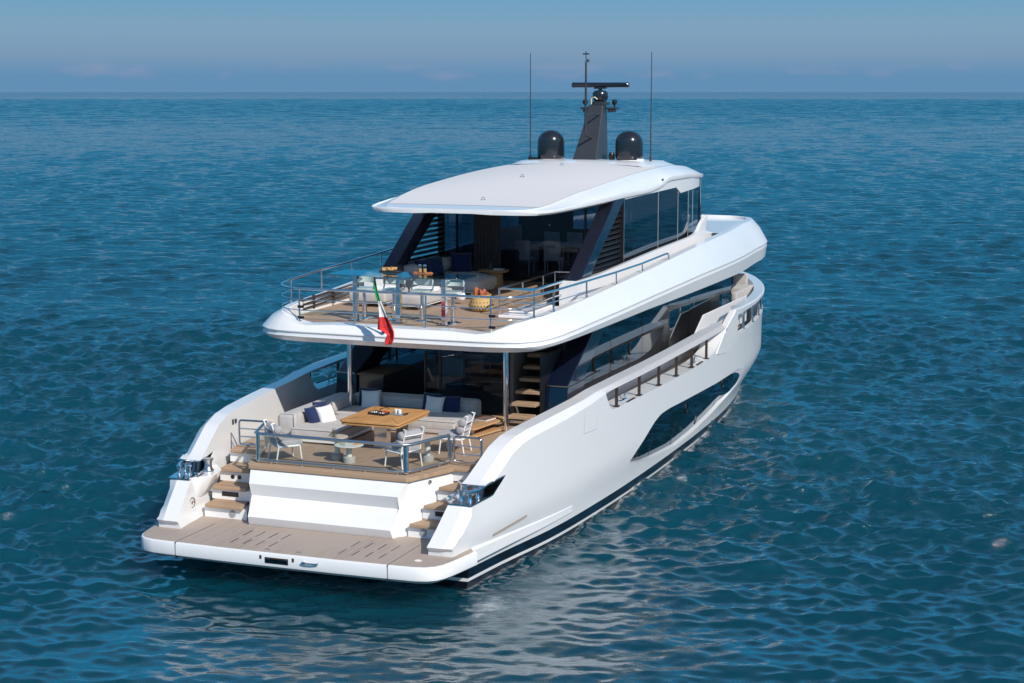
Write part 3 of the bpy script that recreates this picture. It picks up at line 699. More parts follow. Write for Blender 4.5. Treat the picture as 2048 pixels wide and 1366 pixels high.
# ------------------------------------------------------------------ decks of the main level
mb = MB(); mb.prism([(-1.5,1.95),(1.5,1.95),(1.85,2.95),(2.56,2.95),(2.72,4.4),(2.85,7.2),(2.98,9),(3.05,18),(-3.05,18),(-2.98,9),(-2.85,7.2),(-2.72,4.4),(-2.56,2.95),(-1.85,2.95)],1.5,1.618)
mb.build('cockpit_deck','teak_deck',yacht)
bd = [(x,y) for x,y in [(3.02,17.2),(2.92,19.5),(2.74,21.5),(2.44,23.5),(1.9,25.5),(1.2,27),(.4,27.9)]]
mb = MB(); mb.prism(bd+[(-x,y) for x,y in bd[::-1]],1.72,1.86); mb.build('bow_deck','teak_deck',yacht)
# ------------------------------------------------------------------ main deckhouse
HV = 2.55
def side_v(u): return HV if u<16 else HV-.02*(u-16)
for sg in (1,-1):
    us = [10.2,12.6,14.8,16.9,19.2,20.5,21.7]
    mb = MB(); mb.add([(sg*HV,u,w) for u,w in [(7.98,1.66),(10.19,1.66),(10.19,3.46),(10.12,3.46),(8.58,2.5)]],[(0,1,2,3,4)]); mb.build('side_window','side_glass',yacht)
    for a,b in zip(us[:-1],us[1:]):
        mb = MB(); mb.add([(sg*side_v(a),a+.012,1.66),(sg*side_v(b),b-.012,1.66),(sg*side_v(b),b-.012,3.48),(sg*side_v(a),a+.012,3.48)],[(0,1,2,3)])
        mb.build('side_window','side_glass',yacht)
    mb = MB()
    for u in us: mb.box((sg*(side_v(u)-.03),u,2.55),(.05,.022 if u<20 else .07,1.85))
    mb.build('window_mullion','black_trim',yacht)
    # slanted navy buttress beside the saloon doors
    mb = MB(); mb.add([(sg*x,u,w) for x,u,w in [(2.07,7.18,1.62),(2.57,7.18,1.62),(2.57,7.29,2.37),(2.10,7.29,2.37),(2.57,9.3,3.46),(1.75,9.0,3.46),(2.10,7.95,1.62),(2.57,7.95,1.62),(2.57,8.55,2.5),(2.1,8.55,2.5),(2.57,10.1,3.46),(1.75,10.1,3.46)]],[(0,1,2,3),(3,2,4,5),(6,7,8,9)[::-1],(9,8,10,11)[::-1],(1,7,8,2),(2,8,10,4),(0,6,9,3)[::-1],(3,9,11,5)[::-1],(4,10,11,5),(0,1,7,6)[::-1]])
    mb.build('side_buttress','navy_lacquer',yacht,bevel=.025)
    mb = MB(); mb.box((sg*2.355,7.27,2.375),(.42,.03,.018)); mb.build('chrome_trim','polished_steel',yacht)
    mb = MB(); mb.tube([(sg*1.69,6.14,1.6),(sg*1.69,6.14,3.5)],.055,20)
    mb.build('support_pole','polished_steel',yacht,smooth=40)
    # inner side-deck wall further forward, with its raked aft end
    mb = MB(); mb.prism([(16.0,2.12),(17.1,2.62),(21.9,2.58),(21.9,1.86),(16.0,1.86)],sg*2.84,sg*2.80,'x'); mb.build('side_deck_screen','gelcoat_white',yacht,bevel=.012)
    # grey handrail brackets along the walkway
    mb = MB(); mb.tube([(sg*3.0,7.2,2.12),(sg*3.05,11,2.1)],.014,6); mb.build('walkway_handrail','brushed_steel',yacht)
for sg in (1,-1):
    mb = MB(); mb.prism([(7.3,1.618),(21.7,1.618),(21.7,2.02),(7.5,2.02)],sg*2.585,sg*2.56,'x'); mb.build('side_wall','gelcoat_white',yacht,bevel=.008)
# saloon aft wall: glazed doors
for (a,b) in ((-.40,-.07),(-.07,1.38)):
    mb = MB(); mb.add([(a+.015,7.0,1.80),(b-.015,7.0,1.80),(b-.015,7.0,3.46),(a+.015,7.0,3.46)],[(0,1,2,3)]); mb.build('saloon_door_glass','door_glass',yacht)
mb = MB(); mb.bb((-.42,6.97,1.618),(1.42,7.05,1.80))
for x in (-.40,-.07,1.40): mb.bb((x-.02,6.975,1.80),(x+.02,7.03,3.47))
mb.build('saloon_door_frame','black_trim',yacht)
mb = MB(); mb.bb((-2.5,7.06,1.62),(2.5,21.6,1.66)); mb.build('saloon_floor','interior_floor',yacht)
mb = MB(); mb.bb((-2.5,14.4,1.66),(2.5,14.5,3.44)); mb.build('saloon_bulkhead','interior_wall',yacht)
mb = MB(); mb.bb((-2.2,21.4,1.66),(2.2,21.5,3.44)); mb.build('saloon_bulkhead','interior_wall',yacht)
mb = MB(); mb.bb((1.42,7.05,1.62),(1.50,9.5,3.44)); mb.build('saloon_bulkhead','interior_wall',yacht)
mb = MB(); mb.bb((-2.5,7.06,3.40),(2.5,21.6,3.44)); mb.build('saloon_ceiling','interior_wall',yacht)
# open stair to the upper deck
for k in range(7):
    u = 6.55+.225*k; z = 1.86+.215*k
    mb = MB(); mb.prism([(1.56,u),(2.075,u),(2.075,u+.27),(1.58,u+.27)],z-.07,z); mb.build('saloon_stair_tread','teak_across',yacht,bevel=.01)
mb = MB(); mb.bb((1.5,8.3,1.62),(2.1,8.36,3.44)); mb.build('stairwell_wall','black_trim',yacht)
mb = MB(); mb.bb((2.085,7.0,1.62),(2.10,8.3,3.0)); mb.build('stairwell_wall','black_trim',yacht)

# ------------------------------------------------------------------ upper deck moulding (brow all round)
ST = [ # x, y, wB, insetA, wA, wUnder
 (0,25.05,3.95,.55,4.60,3.52),(1.2,25.0,3.95,.55,4.60,3.52),(2.05,24.95,3.94,.52,4.59,3.5),(2.72,24.5,3.94,.48,4.58,3.48),(3.0,23.65,3.93,.45,4.57,3.46),(3.09,22,3.91,.44,4.56,3.43),
 (3.2,20,3.89,.42,4.51,3.40),(3.28,17.5,3.89,.42,4.47,3.43),(3.31,15,3.89,.42,4.40,3.46),(3.31,13,3.87,.42,4.32,3.48),(3.29,11,3.84,.42,4.24,3.50),(3.26,9,3.80,.42,4.16,3.50),(3.2,7.2,3.76,.42,4.08,3.49),(3.13,5.9,3.72,.41,4.04,3.48),
 (3.03,5.15,3.69,.40,4.02,3.47),(2.88,4.72,3.675,.38,4.0,3.46),(2.62,4.46,3.67,.32,3.97,3.46),(2.36,4.36,3.67,.24,3.93,3.455),(2.05,4.31,3.67,.14,3.815,3.45),(1.2,4.28,3.67,.14,3.812,3.45),(0,4.255,3.67,.14,3.81,3.45)]
full = ST+[(-s[0],)+s[1:] for s in ST[-2:0:-1]]
# refine along the path
ref = []
L_ = len(full)
for i in range(L_):
    a,b = full[i],full[(i+1)%L_]; p0,p3 = full[i-1],full[(i+2)%L_]
    seg = math.hypot(a[0]-b[0],a[1]-b[1]); k = max(1,int(seg/.22)) if seg<1.6 else max(2,int(seg/.6))
    for j in range(k):
        t = j/k; q = []
        for c in range(6):
            m0 = (b[c]-p0[c])/2; m1 = (p3[c]-a[c])/2
            d0 = math.hypot(p0[0]-a[0],p0[1]-a[1]); d3 = math.hypot(p3[0]-b[0],p3[1]-b[1])
            m0 = ((b[c]-a[c])/seg*d0+(a[c]-p0[c])/d0*seg)/(d0+seg)*seg; m1 = ((p3[c]-b[c])/d3*seg+(b[c]-a[c])/seg*d3)/(d3+seg)*seg
            q.append((2*t**3-3*t**2+1)*a[c]+(t**3-2*t**2+t)*m0+(-2*t**3+3*t**2)*b[c]+(t**3-t**2)*m1)
        ref.append(q)
rows = []; inner = []; under = []
nR = len(ref)
for i,(x,y,wB,iA,wA,wU) in enumerate(ref):
    a = ref[i-1]; b = ref[(i+1)%nR]; t = Vector((b[0]-a[0],b[1]-a[1])).normalized(); n = Vector((t.y,-t.x))
    P = lambda d,w: (x+n.x*d, y+n.y*d, w)
    aft = min(1,max(0,(4.0-wA)/.18))
    wI = wA+.012; dI = iA+.16*(1-aft)+.31*aft
    hC = .055
    rows.append([P(.55,wU-.005),P(.16,wU),P(.055+.0*aft,wU+.05+.06*aft),P(.008,wB-hC-.05),P(.024,wB-hC-.005),P(.024,wB-hC+.02),P(0,wB-hC+.04),P(0,wB),P(iA*.14,wB+.3*(wA-wB)*.6),P(iA*.5,wB+.62*(wA-wB)),P(iA-.03,wA-.025),P(iA,wA),P(dI,wI),P(dI+.012,wI-.012),P(dI+.02,3.74)])
    inner.append(P(dI+.015,0)); under.append(P(.5,0))
mb = MB(); mb.loft(rows, closed_u=True)
u_ = [(p[0],p[1]) for p in under]; v2,fs = cdt(u_,[],(1.5,1.5)); mb.add([(a,b,3.447) for a,b in v2], fs)
mb.build('upper_deck_moulding','gelcoat_white',yacht,smooth=24)
i_ = [(p[0],p[1]) for p in inner]
HATCH = [(1.36,8.3),(2.02,8.3),(2.02,10.0),(1.36,10.0)]
v2,fs = cdt(i_,[HATCH],(1.5,1.5)); mb = MB(); mb.add([(a,b,3.795) for a,b in v2], fs); mb.add([(a,b,3.70) for a,b in v2], [f[::-1] for f in fs]); mb.build('upper_deck_teak','teak_deck',yacht)
# foredeck over the bow lounge
fd = [(p[0]*1.0,p[1]) for p in inner if p[1]>19.0]
v2,fs = cdt(fd,[],(1.2,1.2)); mb = MB(); mb.add([(a,b,4.50+.03*min(1,(b-19)/4)) for a,b in v2], fs); mb.build('foredeck','gelcoat_white',yacht,smooth=30)

# ------------------------------------------------------------------ upper deckhouse
UH = 2.3
HW_ = [(12,2.32),(14,2.33),(17,2.32),(18.5,2.27),(19.5,2.15),(20.2,1.92)]
def upper_v(u): return UH-.05 if u<17.5 else UH-.05-.07*(u-17.5)
for sg in (1,-1):
    us = [12.06,14.85,16.63,17.66,18.26,19.35]
    for a,b in zip(us[:-1],us[1:]):
        mb = MB(); mb.add([(sg*upper_v(a),a+.008,4.0),(sg*upper_v(b),b-.008,4.0),(sg*upper_v(b),b-.008,5.98),(sg*upper_v(a),a+.008,5.98)],[(0,1,2,3)])
        mb.build('upper_side_window','side_glass',yacht)
    mb = MB()
    for u in us: mb.box((sg*(upper_v(u)+.002),u,4.95),(.012,.016,1.9))
    mb.build('upper_window_mullion','grey_seal',yacht)
    # raked navy pillar and the louvred quarter behind it
    mb = MB(); mb.prism([(8.75,4.20),(8.97,4.40),(11.28,5.86),(12.0,5.86),(9.75,4.50),(9.45,4.20)],sg*1.98,sg*2.30,'x')
    mb.build('raked_pillar','navy_lacquer',yacht,bevel=.02)
    mb = MB()
    for k in range(11):
        z = 4.47+.112*k; u0 = 9.72+(z-4.47)*1.57+.05
        if u0 < 11.9: mb.box((sg*2.17,(u0+12.0)/2,z),(.12,12.0-u0,.018),rx=0,ry=sg*R(38))
    mb.bb((sg*2.10,12.0,4.0),(sg*2.26,12.05,5.86)); mb.prism([(9.6,4.36),(12.0,4.36),(12.0,4.42),(9.72,4.42)],sg*2.1,sg*2.26,'x')
    mb.build('louvre','black_trim',yacht)
    mb = MB(); mb.prism([(9.45,4.02),(12.05,4.02),(12.05,4.36),(9.6,4.36),(9.45,4.22)],sg*2.24,sg*2.28,'x'); mb.build('louvre_sill','grey_seal',yacht)
    mb = MB(); mb.prism(rounded([(8.42,3.79),(20.6,3.79),(20.4,4.40),(19.2,4.55),(18.7,4.62),(18.80,4.80),(18.98,5.0),(18.86,5.02),(18.35,4.86),(17.9,4.62),(17.2,4.57),(14.58,4.52),(11.84,4.44),(9.56,4.37),(8.42,4.37)],[0,0,.1,.1,.15,.1,.02,.02,.1,.2,.1,0,0,0,.02]),sg*2.34,sg*2.43,'x')
    mb.prism([(2.0,8.38),(2.43,8.38),(2.43,8.44),(2.0,8.44)] if sg>0 else [(-2.43,8.38),(-2.0,8.38),(-2.0,8.44),(-2.43,8.44)],3.79,4.37)
    mb.build('side_coaming','gelcoat_white',yacht,bevel=.02)
    mb = MB(); rows = []
    for u in (12.1,13.3,14.5,15.2,16.0,16.38,16.8,17.5,18.3,19.0,19.6,20.1):
        v = min(2.315,ip(HW_,u)-.05); zb = ip([(12.1,5.82),(16.38,5.86),(16.8,5.70),(20.1,5.76)],u); zt = ip([(12.1,5.93),(14.5,5.96),(15.2,6.08),(18,6.08),(20.1,6.0)],u)
        rows.append([(sg*v,u,zb),(sg*v,u,zt),(sg*(v-.1),u,zt),(sg*(v-.1),u,zb)])
    mb.loft(rows,closed_v=True,caps=True); mb.build('roof_fascia','gelcoat_white',yacht,smooth=30)
# aft glass wall of the upper saloon
for (a,b) in ((-2.12,-1.05),(-1.05,.02),(.02,1.08),(1.08,2.12)):
    mb = MB(); mb.add([(a+.01,12.85,3.9),(b-.01,12.85,3.9),(b-.01,12.85,6.0),(a+.01,12.85,6.0)],[(0,1,2,3)]); mb.build('upper_door_glass','door_glass',yacht)
mb = MB(); mb.bb((-2.15,12.82,3.795),(2.15,12.9,3.9))
for x in (-2.13,-1.05,1.08,2.13): mb.bb((x-.022,12.83,3.9),(x+.022,12.885,6.0))
mb.build('upper_door_frame','black_trim',yacht)
mb = MB(); mb.bb((-2.25,12.9,3.8),(2.25,19.3,3.84)); mb.build('upper_saloon_floor','interior_floor',yacht)
mb = MB(); mb.bb((-2.2,17.2,3.84),(-.7,17.25,5.95)); mb.bb((.9,17.2,3.84),(2.2,17.25,5.95)); mb.build('upper_saloon_bulkhead','interior_wall',yacht)
mb = MB()
for k in range(15): mb.tube([(-1.62+.045*k,12.72+.03*(k%2),3.85),(-1.62+.045*k,12.72+.03*(k%2),5.95)],.028,6)
mb.build('curtain','curtain_dark',yacht,smooth=50)
fw = [(x*1.0,y) for x,y in [(2.19,19.3),(2.05,19.9),(1.7,20.4),(1.0,20.75),(0,20.85)]]; fw = fw+[(-x,y) for x,y in fw[-2::-1]]
mb = MB(); mb.loft([[(x,y+.35*0,4.5) for x,y in fw],[(x*.97,y-.15,5.95) for x,y in fw]]); mb.build('windscreen','side_glass',yacht,smooth=40)

# ------------------------------------------------------------------ hard top
ZT = smooth_fn([(7.5,5.85),(8.0,5.885),(8.7,5.95),(10,6.13),(11.5,6.31),(13,6.40),(14.4,6.445),(16,6.45),(17.5,6.42),(19,6.31),(20.4,6.11),(21.2,5.95)])
ZE = smooth_fn([(7.5,5.845),(8.0,5.878),(8.6,5.94),(9.4,6.035),(11.7,6.20),(14.3,6.325),(16,6.365),(17.5,6.345),(19,6.24),(20.4,6.06),(21.2,5.93)])
ZL = smooth_fn([(7.5,5.83),(8.5,5.85),(10,5.88),(12,5.915),(14.4,5.95),(15.0,6.0),(15.5,6.09),(16.5,6.11),(18,6.09),(19.8,5.99),(21.2,5.92)])
HW = [(7.50,.9),(7.515,1.35),(7.56,1.65),(7.65,1.85),(7.80,1.96),(8.05,2.05),(8.5,2.13),(9.3,2.21),(10.5,2.29),(12,2.32),(14,2.33),(17,2.32),(18.5,2.27),(19.5,2.15),(20.2,1.92),(20.7,1.6),(21.0,1.2),(21.15,.7)]
us = []
for (a,_),(b,_) in zip(HW[:-1],HW[1:]):
    k = max(1,int((b-a)/.35)); us += [a+(b-a)*j/k for j in range(k)]
us.append(HW[-1][0])
rows = []
for u in us:
    h = ip(HW,u); zt,zl,ze = ZT(u),ZL(u),ZE(u); s_ = min(.33,h*.2); e = h-s_; d = ze-zl; C = lambda q: zt-(zt-ze)*(q/e)**2
    half = [(0,zt),(e*.3,C(e*.3)),(e*.6,C(e*.6)),(e*.85,C(e*.85)),(e-.02,C(e-.02)),(e,ze-.012),(e+s_*.3,ze-.03-.10*d),(e+s_*.55,ze-.04-.26*d),(e+s_*.76,ze-.04-.46*d),(e+s_*.91,ze-.03-.70*d),(h-.008,zl+.05*min(1,d/.2)),(h,zl),(h-.01,zl-.045),(h-.07,zl-.085),(h*.5,zl-.07),(0,zl-.07)]
    rows.append([(x,u,z) for x,z in half]+[(-x,u,z) for x,z in half[-2:0:-1]])
mb = MB(); mb.loft(rows, closed_v=True, caps=True); roof = mb.build('hard_top','gelcoat_white',yacht,smooth=26)
# non-skid inlay on the roof (thin sheet following it)
mb = MB(); r2 = []
for u in [q for q in us if 7.85<q<16.0]:
    h = ip(HW,u); zt,ze = ZT(u),ZE(u); s_ = min(.33,h*.2); e = h-s_; C = lambda q: zt-(zt-ze)*(q/e)**2
    r2.append([(x,u,C(abs(x))+.005) for x in [(e-.03)*k/8 for k in range(-8,9)]])
mb.loft(r2); mb.build('non_skid_panel','non_skid_grey',roof,smooth=40)
rows = []
for k in range(13):
    t_ = k/12; u = 15.35+2.65*t_; dz = .075*min(1,t_*8,(1-t_)*8); row = []
    for q in np.linspace(-1,1,17):
        x = q*1.82; zb = ZT(u)-(ZT(u)-ZE(u))*(x/2.0)**2-.01; row.append((x,u,zb+(dz+.01+.03*q*q)*(1 if abs(q)<.99 else .0)))
    rows.append(row)
mb = MB(); mb.loft(rows); mb.build('equipment_plinth','gelcoat_white',roof,smooth=35)
for (x,u) in ((.18,8.75),(.05,11.45),(0,14.3)):
    mb = MB(); z = ZT(u); mb.tube([(x-.035*cos(a),u,z+.008+.05*sin(a)) for a in np.linspace(0,pi,15)],.007,6); mb.box((x,u,z+.008),(.11,.04,.01)); mb.build('lifting_eye','polished_steel',roof,smooth=40)
mb = MB(); mb.box((2.27,15.1,6.1),(.05,.12,.07)); mb.tube([(2.28,15.04,6.1),(2.3,15.0,6.1)],.03,10); mb.build('deck_floodlight','brushed_steel',roof)

# ------------------------------------------------------------------ mast, radar, domes, whips
mb = MB()
base = [(-.33,16),(.30,16),(.24,17.2),(-.24,17.2)]; mid = [(-.25,16.6),(.22,16.6),(.15,17.4),(-.15,17.4)]; top = [(-.20,16.9),(.19,16.9),(.13,17.4),(-.13,17.4)]
mb.loft([[(x,y,6.47) for x,y in base],[(x,y,7.3) for x,y in mid],[(x,y,7.86) for x,y in top]],closed_v=True,caps=True)
mb.prism([(17.2,6.47),(17.8,6.47),(17.4,6.8),(17.4,7.3),(17.4,7.0)],-.05,.05,'x')
mast = mb.build('radar_mast','mast_grey',yacht,bevel=.02)
mb = MB(); mb.box((0,17.2,7.78),(1.0,.16,.05)); mb.box((.33,17.2,7.73),(.2,.12,.1)); mb.box((-.33,17.2,7.73),(.2,.12,.1)); mb.box((.02,17.2,7.9),(.38,.42,.09)); mb.build('crosstree','mast_grey',mast,bevel=.015)
for x in (-.38,.40):
    mb = MB(); mb.lathe([(.018,0),(.018,.06),(.05,.08),(.07,.13),(.06,.18),(.02,.2)],(x,17.2,7.80),14); mb.build('mast_light','black_trim',mast,smooth=40)
mb = MB(); mb.lathe([(.12,0),(.17,.06),(.20,.14),(.20,.24),(.15,.30),(.06,.315)],(0.02,17.2,7.92),20); mb.box((.09,17.1,8.06),(.18,.08,.2)); mb.lathe([(.05,.3),(.05,.40)],(.02,17.2,7.92),12); mb.build('radar_gearbox','radome_grey',mast,smooth=40)
mb = MB(); c = Vector((.02,17.2,8.365)); d = Vector((cos(R(-4)),sin(R(-4)),0))
mb.tube([c-d*.77,c-d*.74,c-d*.72,c+d*.72,c+d*.74,c+d*.77],[.055,.075,.065,.065,.075,.055],14); mb.box(c-Vector((0,0,.08)),(.3,.12,.04)); mb.build('radar_array','radome_grey',mast,smooth=35)
mb = MB(); mb.tube([(.06,16.45,7.05),(.03,16.05,7.12),(.03,16.0,7.18),(.03,16.0,8.93)],[.028,.028,.028,.022],10); mb.tube([(.03,16.0,8.9),(.03,16.0,9.19)],.012,8); mb.box((.03,16.0,9.12),(.16,.03,.035)); mb.lathe([(.03,0),(.035,.05),(.02,.08)],(.085,16.0,8.92),10); mb.tube([(.14,16.8,7.62),(.10,16.3,7.66),(.03,16.02,7.62)],.022,8)
mb.build('signal_pole','mast_grey',mast,smooth=40)
mb = MB(); mb.tube([(-.12,16.9,7.88),(-.12,16.9,8.02),(-.03,16.9,8.06),(.04,16.9,8.0)],.017,8); mb.build('cable','cable_cream',mast,smooth=40)
for x in (-1.032,1.032):
    mb = MB(); pr_ = [(.30,0),(.335,.05),(.345,.12),(.345,.42)]+[(.345*cos(a),.42+.31*sin(a)) for a in np.linspace(.12,pi/2-.03,9)]
    mb.lathe([(r,z+6.515) for r,z in pr_],(x,16.43,0),40); dm = mb.build('satellite_dome','radome_grey',yacht,smooth=30)
    mb = MB(); mb.lathe([(.31,6.48),(.31,6.517)],(x,16.43,0),32); mb.build('dome_base','gelcoat_white',dm,smooth=30)
    mb = MB(); mb.lathe([(.347,0),(.347,.006)],(x,16.43,6.93),40); mb.build('dome_seam','black_trim',dm)
for x in (-1.585,1.59):
    mb = MB(); mb.tube([(x,16.42,6.49),(x,16.42,6.60)],.03,10); mb.tube([(x,16.42,6.6),(x,16.42,6.8),(x,16.42,9.17)],[.018,.016,.009],8); mb.build('whip_antenna','mast_grey',yacht,smooth=40)
mb = MB(); mb.tube([(1.33,16.15,6.52),(1.5,16.15,6.52)],.04,12); mb.build('horn','gelcoat_white',yacht,smooth=40)
mb = MB(); mb.box((-1.42,16.2,6.53),(.26,.14,.07)); mb.build('antenna_tuner','black_trim',yacht,bevel=.02)
mb = MB(); mb.box((.62,16.3,6.58),(.12,.12,.12)); mb.lathe([(.07,0),(.08,.06),(.05,.12)],(.62,16.3,6.58),14); mb.build('camera_dome','black_trim',yacht,smooth=40)

# ------------------------------------------------------------------ rails of the upper deck
def rail_stanchion(x,y,z0,z1,hinges=False,name='rail_stanchion'):
    mb = MB(); mb.tube([(x,y,z0-.01),(x,y,z1)],.018,10); mb.tube([(x,y,z0),(x,y,z0+.03)],.03,10); s_ = mb.build(name,'polished_steel',yacht,smooth=40)
    if hinges:
        for z in (z0+.08,z0+.29):
            mb = MB(); mb.box((x+.03,y,z),(.13,.045,.05)); mb.build('rail_hinge','black_trim',s_,bevel=.01)
for (x,h) in ((-1.99,1),(-.8,0),(.67,0),(1.98,1)): rail_stanchion(x,4.6,3.815,4.455,bool(h))
def arc(c,r,a0,a1,z,n=8): return [(c[0]+r*cos(a),c[1]+r*sin(a),z) for a in np.linspace(a0,a1,n)]
prt = [(-2.74,11.6,4.73),(-2.74,9.7,4.645),(-2.74,8.2,4.59),(-2.72,6.7,4.55),(-2.70,5.6,4.50)]
stb = [(2.87,13.3,4.50),(2.86,11.5,4.46),(2.84,9.6,4.45),(2.79,7.8,4.45),(2.72,6.0,4.45),(2.66,5.4,4.45)]
path = prt+[(-2.66,5.15,4.475),(-2.52,4.9,4.465),(-2.3,4.70,4.46),(-1.99,4.6,4.455),(1.98,4.6,4.455),(2.28,4.68,4.45),(2.5,4.9,4.45),(2.6,5.15,4.45)]+stb[::-1]+[(2.87,13.5,4.50),(2.87,13.56,4.46),(2.87,13.57,4.36)]
mb = MB(); mb.tube(path,.024,10); mb.build('top_rail','polished_steel',yacht,smooth=45)
for dz in (.21,.42):
    q = [(-2.74,8.2,4.58-dz*.55)]+[(x,y,z-dz) for x,y,z in path[3:14] ]
    mb = MB(); mb.tube([(x,y,z-dz) for x,y,z in path[4:17] if True][:12],.010,8); mb.build('middle_rail','polished_steel',yacht,smooth=45)
for (x,y,z0,z1) in ((-2.66,5.52,4.05,4.5),(-2.70,6.92,4.16,4.55),(-2.73,8.4,4.3,4.59),(-2.74,9.9,4.38,4.65),(2.61,5.21,4.03,4.45),(2.72,6.0,4.06,4.45),(2.79,7.79,4.14,4.45),(2.84,9.61,4.22,4.45),(2.855,11.48,4.30,4.46)): rail_stanchion(x,y,z0,z1)
# wedge-shaped inner faces at the aft corners and black rails stowed along the port coaming
for z in (3.93,4.02,4.11):
    mb = MB(); x = -2.54; z -= .05
    y1 = 8.2
    mb.tube([(x,5.75,z),(x,y1,z+.09)],.022,8)
    for y in (5.78,6.3,7.2): mb.box((x-.02,y,z+.01),(.05,.05,.09))
    mb.build('stowed_pole','dark_brown',yacht,smooth=40)
# hatch over the stairwell with its own guard rail
mb = MB(); mb.prism([(1.36,6.55),(2.04,6.55),(2.04,8.28),(1.36,8.28)],3.797,3.86); mb.prism([(1.45,6.9),(1.95,6.9),(1.95,8.15),(1.45,8.15)],3.86,3.90); mb.build('stair_hatch','gelcoat_white',yacht,bevel=.02)
mb = MB(); mb.bb((1.35,8.3,3.2),(1.37,10.0,3.79)); mb.bb((2.01,8.3,3.2),(2.03,10,3.79)); mb.build('hatch_lining','gelcoat_white',yacht)
HP = [(1.33,6.72),(2.06,6.72),(2.06,8.4),(2.06,10.05)]; HQ = [(1.33,8.05),(1.33,9.3),(1.33,10.05)]
for (x,y) in HP+HQ: rail_stanchion(x,y,3.8,4.36,name='hatch_stanchion')
for z in (4.36,4.09):
    mb = MB(); r_ = .02 if z>4.3 else .009
    mb.tube([(1.33,10.05,z),(1.33,6.72,z),(2.06,6.72,z),(2.06,10.05,z)],r_,10); mb.build('hatch_rail','polished_steel',yacht,smooth=45)
mb = MB(); mb.tube([(1.33,10.05,4.36),(2.06,10.05,4.36)],.02,10); mb.build('hatch_rail','polished_steel',yacht,smooth=45)

# ------------------------------------------------------------------ glass balustrade of the cockpit
BZ0,BZ1 = 1.665,2.15
pts = [(-1.86,2.95),(-1.54,2.0),(-1.40,1.93),(1.36,1.93),(1.50,2.05),(1.80,3.02)]
bal = MB(); bal.tube([(x,y,BZ1) for x,y in pts],.028,10); bal.tube([(x,y,BZ0+.01) for x,y in pts],.022,10)
bal.tube([(pts[0][0],pts[0][1],BZ0),(pts[0][0],pts[0][1],BZ1)],.026,10); bal.tube([(pts[-1][0],pts[-1][1],BZ0),(pts[-1][0],pts[-1][1],BZ1)],.026,10)
br = bal.build('balustrade_frame','brushed_steel',yacht,smooth=45)
mb = MB(); mb.tube([(1.43,1.975,BZ0-.02),(1.43,1.975,BZ1+.01)],.05,16); mb.build('balustrade_post','polished_steel',yacht,smooth=45)
mb = MB(); mb.tube([(-1.47,1.955,BZ0-.02),(-1.47,1.955,BZ1+.01)],.035,16); mb.build('balustrade_post','polished_steel',yacht,smooth=45)
for (a,b) in ((0,1),(2,3),(4,5)):
    mb = MB(); p,q = pts[a],pts[b]; mb.add([(p[0],p[1],BZ0+.02),(q[0],q[1],BZ0+.02),(q[0],q[1],BZ1-.02),(p[0],p[1],BZ1-.02)],[(0,1,2,3)]); mb.build('balustrade_glass','clear_glass',yacht)
mb = MB()
for (x,y) in [(-1.2+.62*k,1.93) for k in range(5)]+[(1.58,2.3),(1.72,2.75),(-1.62,2.25),(-1.76,2.68)]: mb.tube([(x,y,1.62),(x,y,1.665)],.026,10)
mb.build('balustrade_foot','brushed_steel',yacht,smooth=45)
for sg in (1,-1):      # swinging gates at the head of the steps
    g = MB(); x0,x1 = 1.90,2.44; y0,y1 = 3.02,2.98
    pth = rounded([(x0,1.68),(x1,1.68),(x1,2.14),(x0,2.14)],.06,4)
    g.tube([(sg*x,y0+(y1-y0)*(x-x0)/(x1-x0),z) for x,z in pth],.02,8,closed=True)
    for z in (1.83,1.98): g.tube([(sg*x0,y0,z),(sg*x1,y1,z)],.012,8)
    g.build('boarding_gate','polished_steel',yacht,smooth=45)
    mb = MB(); mb.tube([(sg*1.85,3.0,1.74),(sg*1.85,3.0,2.06)],.02,10); mb.build('gate_hinge','brushed_steel',yacht,smooth=45)

# ------------------------------------------------------------------ bow lounge glimpsed under the brow
mb = MB(); mb.rbox((.5,24.2,2.46),(3.7,.9,.22),.06); mb.rbox((.4,24.75,2.66),(3.6,.16,.42),.07); mb.rbox((2.42,23.2,2.46),(.16,2.2,.3),.06)
o = mb.build('bow_lounge_sofa','sofa_grey'); me=o.data; me.shade_smooth(); me.set_sharp_from_angle(angle=R(40)); tag(o,'pale grey bow lounge seat glimpsed under the forward end of the upper deck','sofa')
mb = MB(); mb.pillow((1.6,24.5,2.74),(.45,.42,.16),Matrix.Rotation(R(70),3,'X')); tag(mb.build('throw_pillow','navy_fabric',smooth=60),'navy cushion on the bow lounge seat','cushion')

mb = MB(); mb.prism([(-1.8,23.9),(2.1,23.9),(1.9,24.9),(-1.6,24.9)],1.86,2.35); mb.build('bow_seat_plinth','gelcoat_white',yacht,bevel=.03)
for sg in (1,-1):
    mb = MB(); rows = []
    for u in list(np.linspace(17.75,27.6,26)):
        z = ip([(17.7,2.68),(19,2.62),(21,2.56),(23.5,2.54),(28.4,2.62)],u); v = hull_v(u,2.4)
        i_ = .30*min(1,(u-17.6)/.8); i_ = min(i_,v*.8)
        rows.append([(sg*(v+.012),u,z-.05),(sg*(v+.012),u,z+.02),(sg*(v-.02),u,z+.045),(sg*(v-i_),u,z+.035),(sg*(v-i_),u,z-.03),(sg*(v-.05),u,z-.06)])
    mb.loft(rows,closed_v=True,caps=True); mb.build('bow_rail_cap','gelcoat_white',yacht,smooth=35)

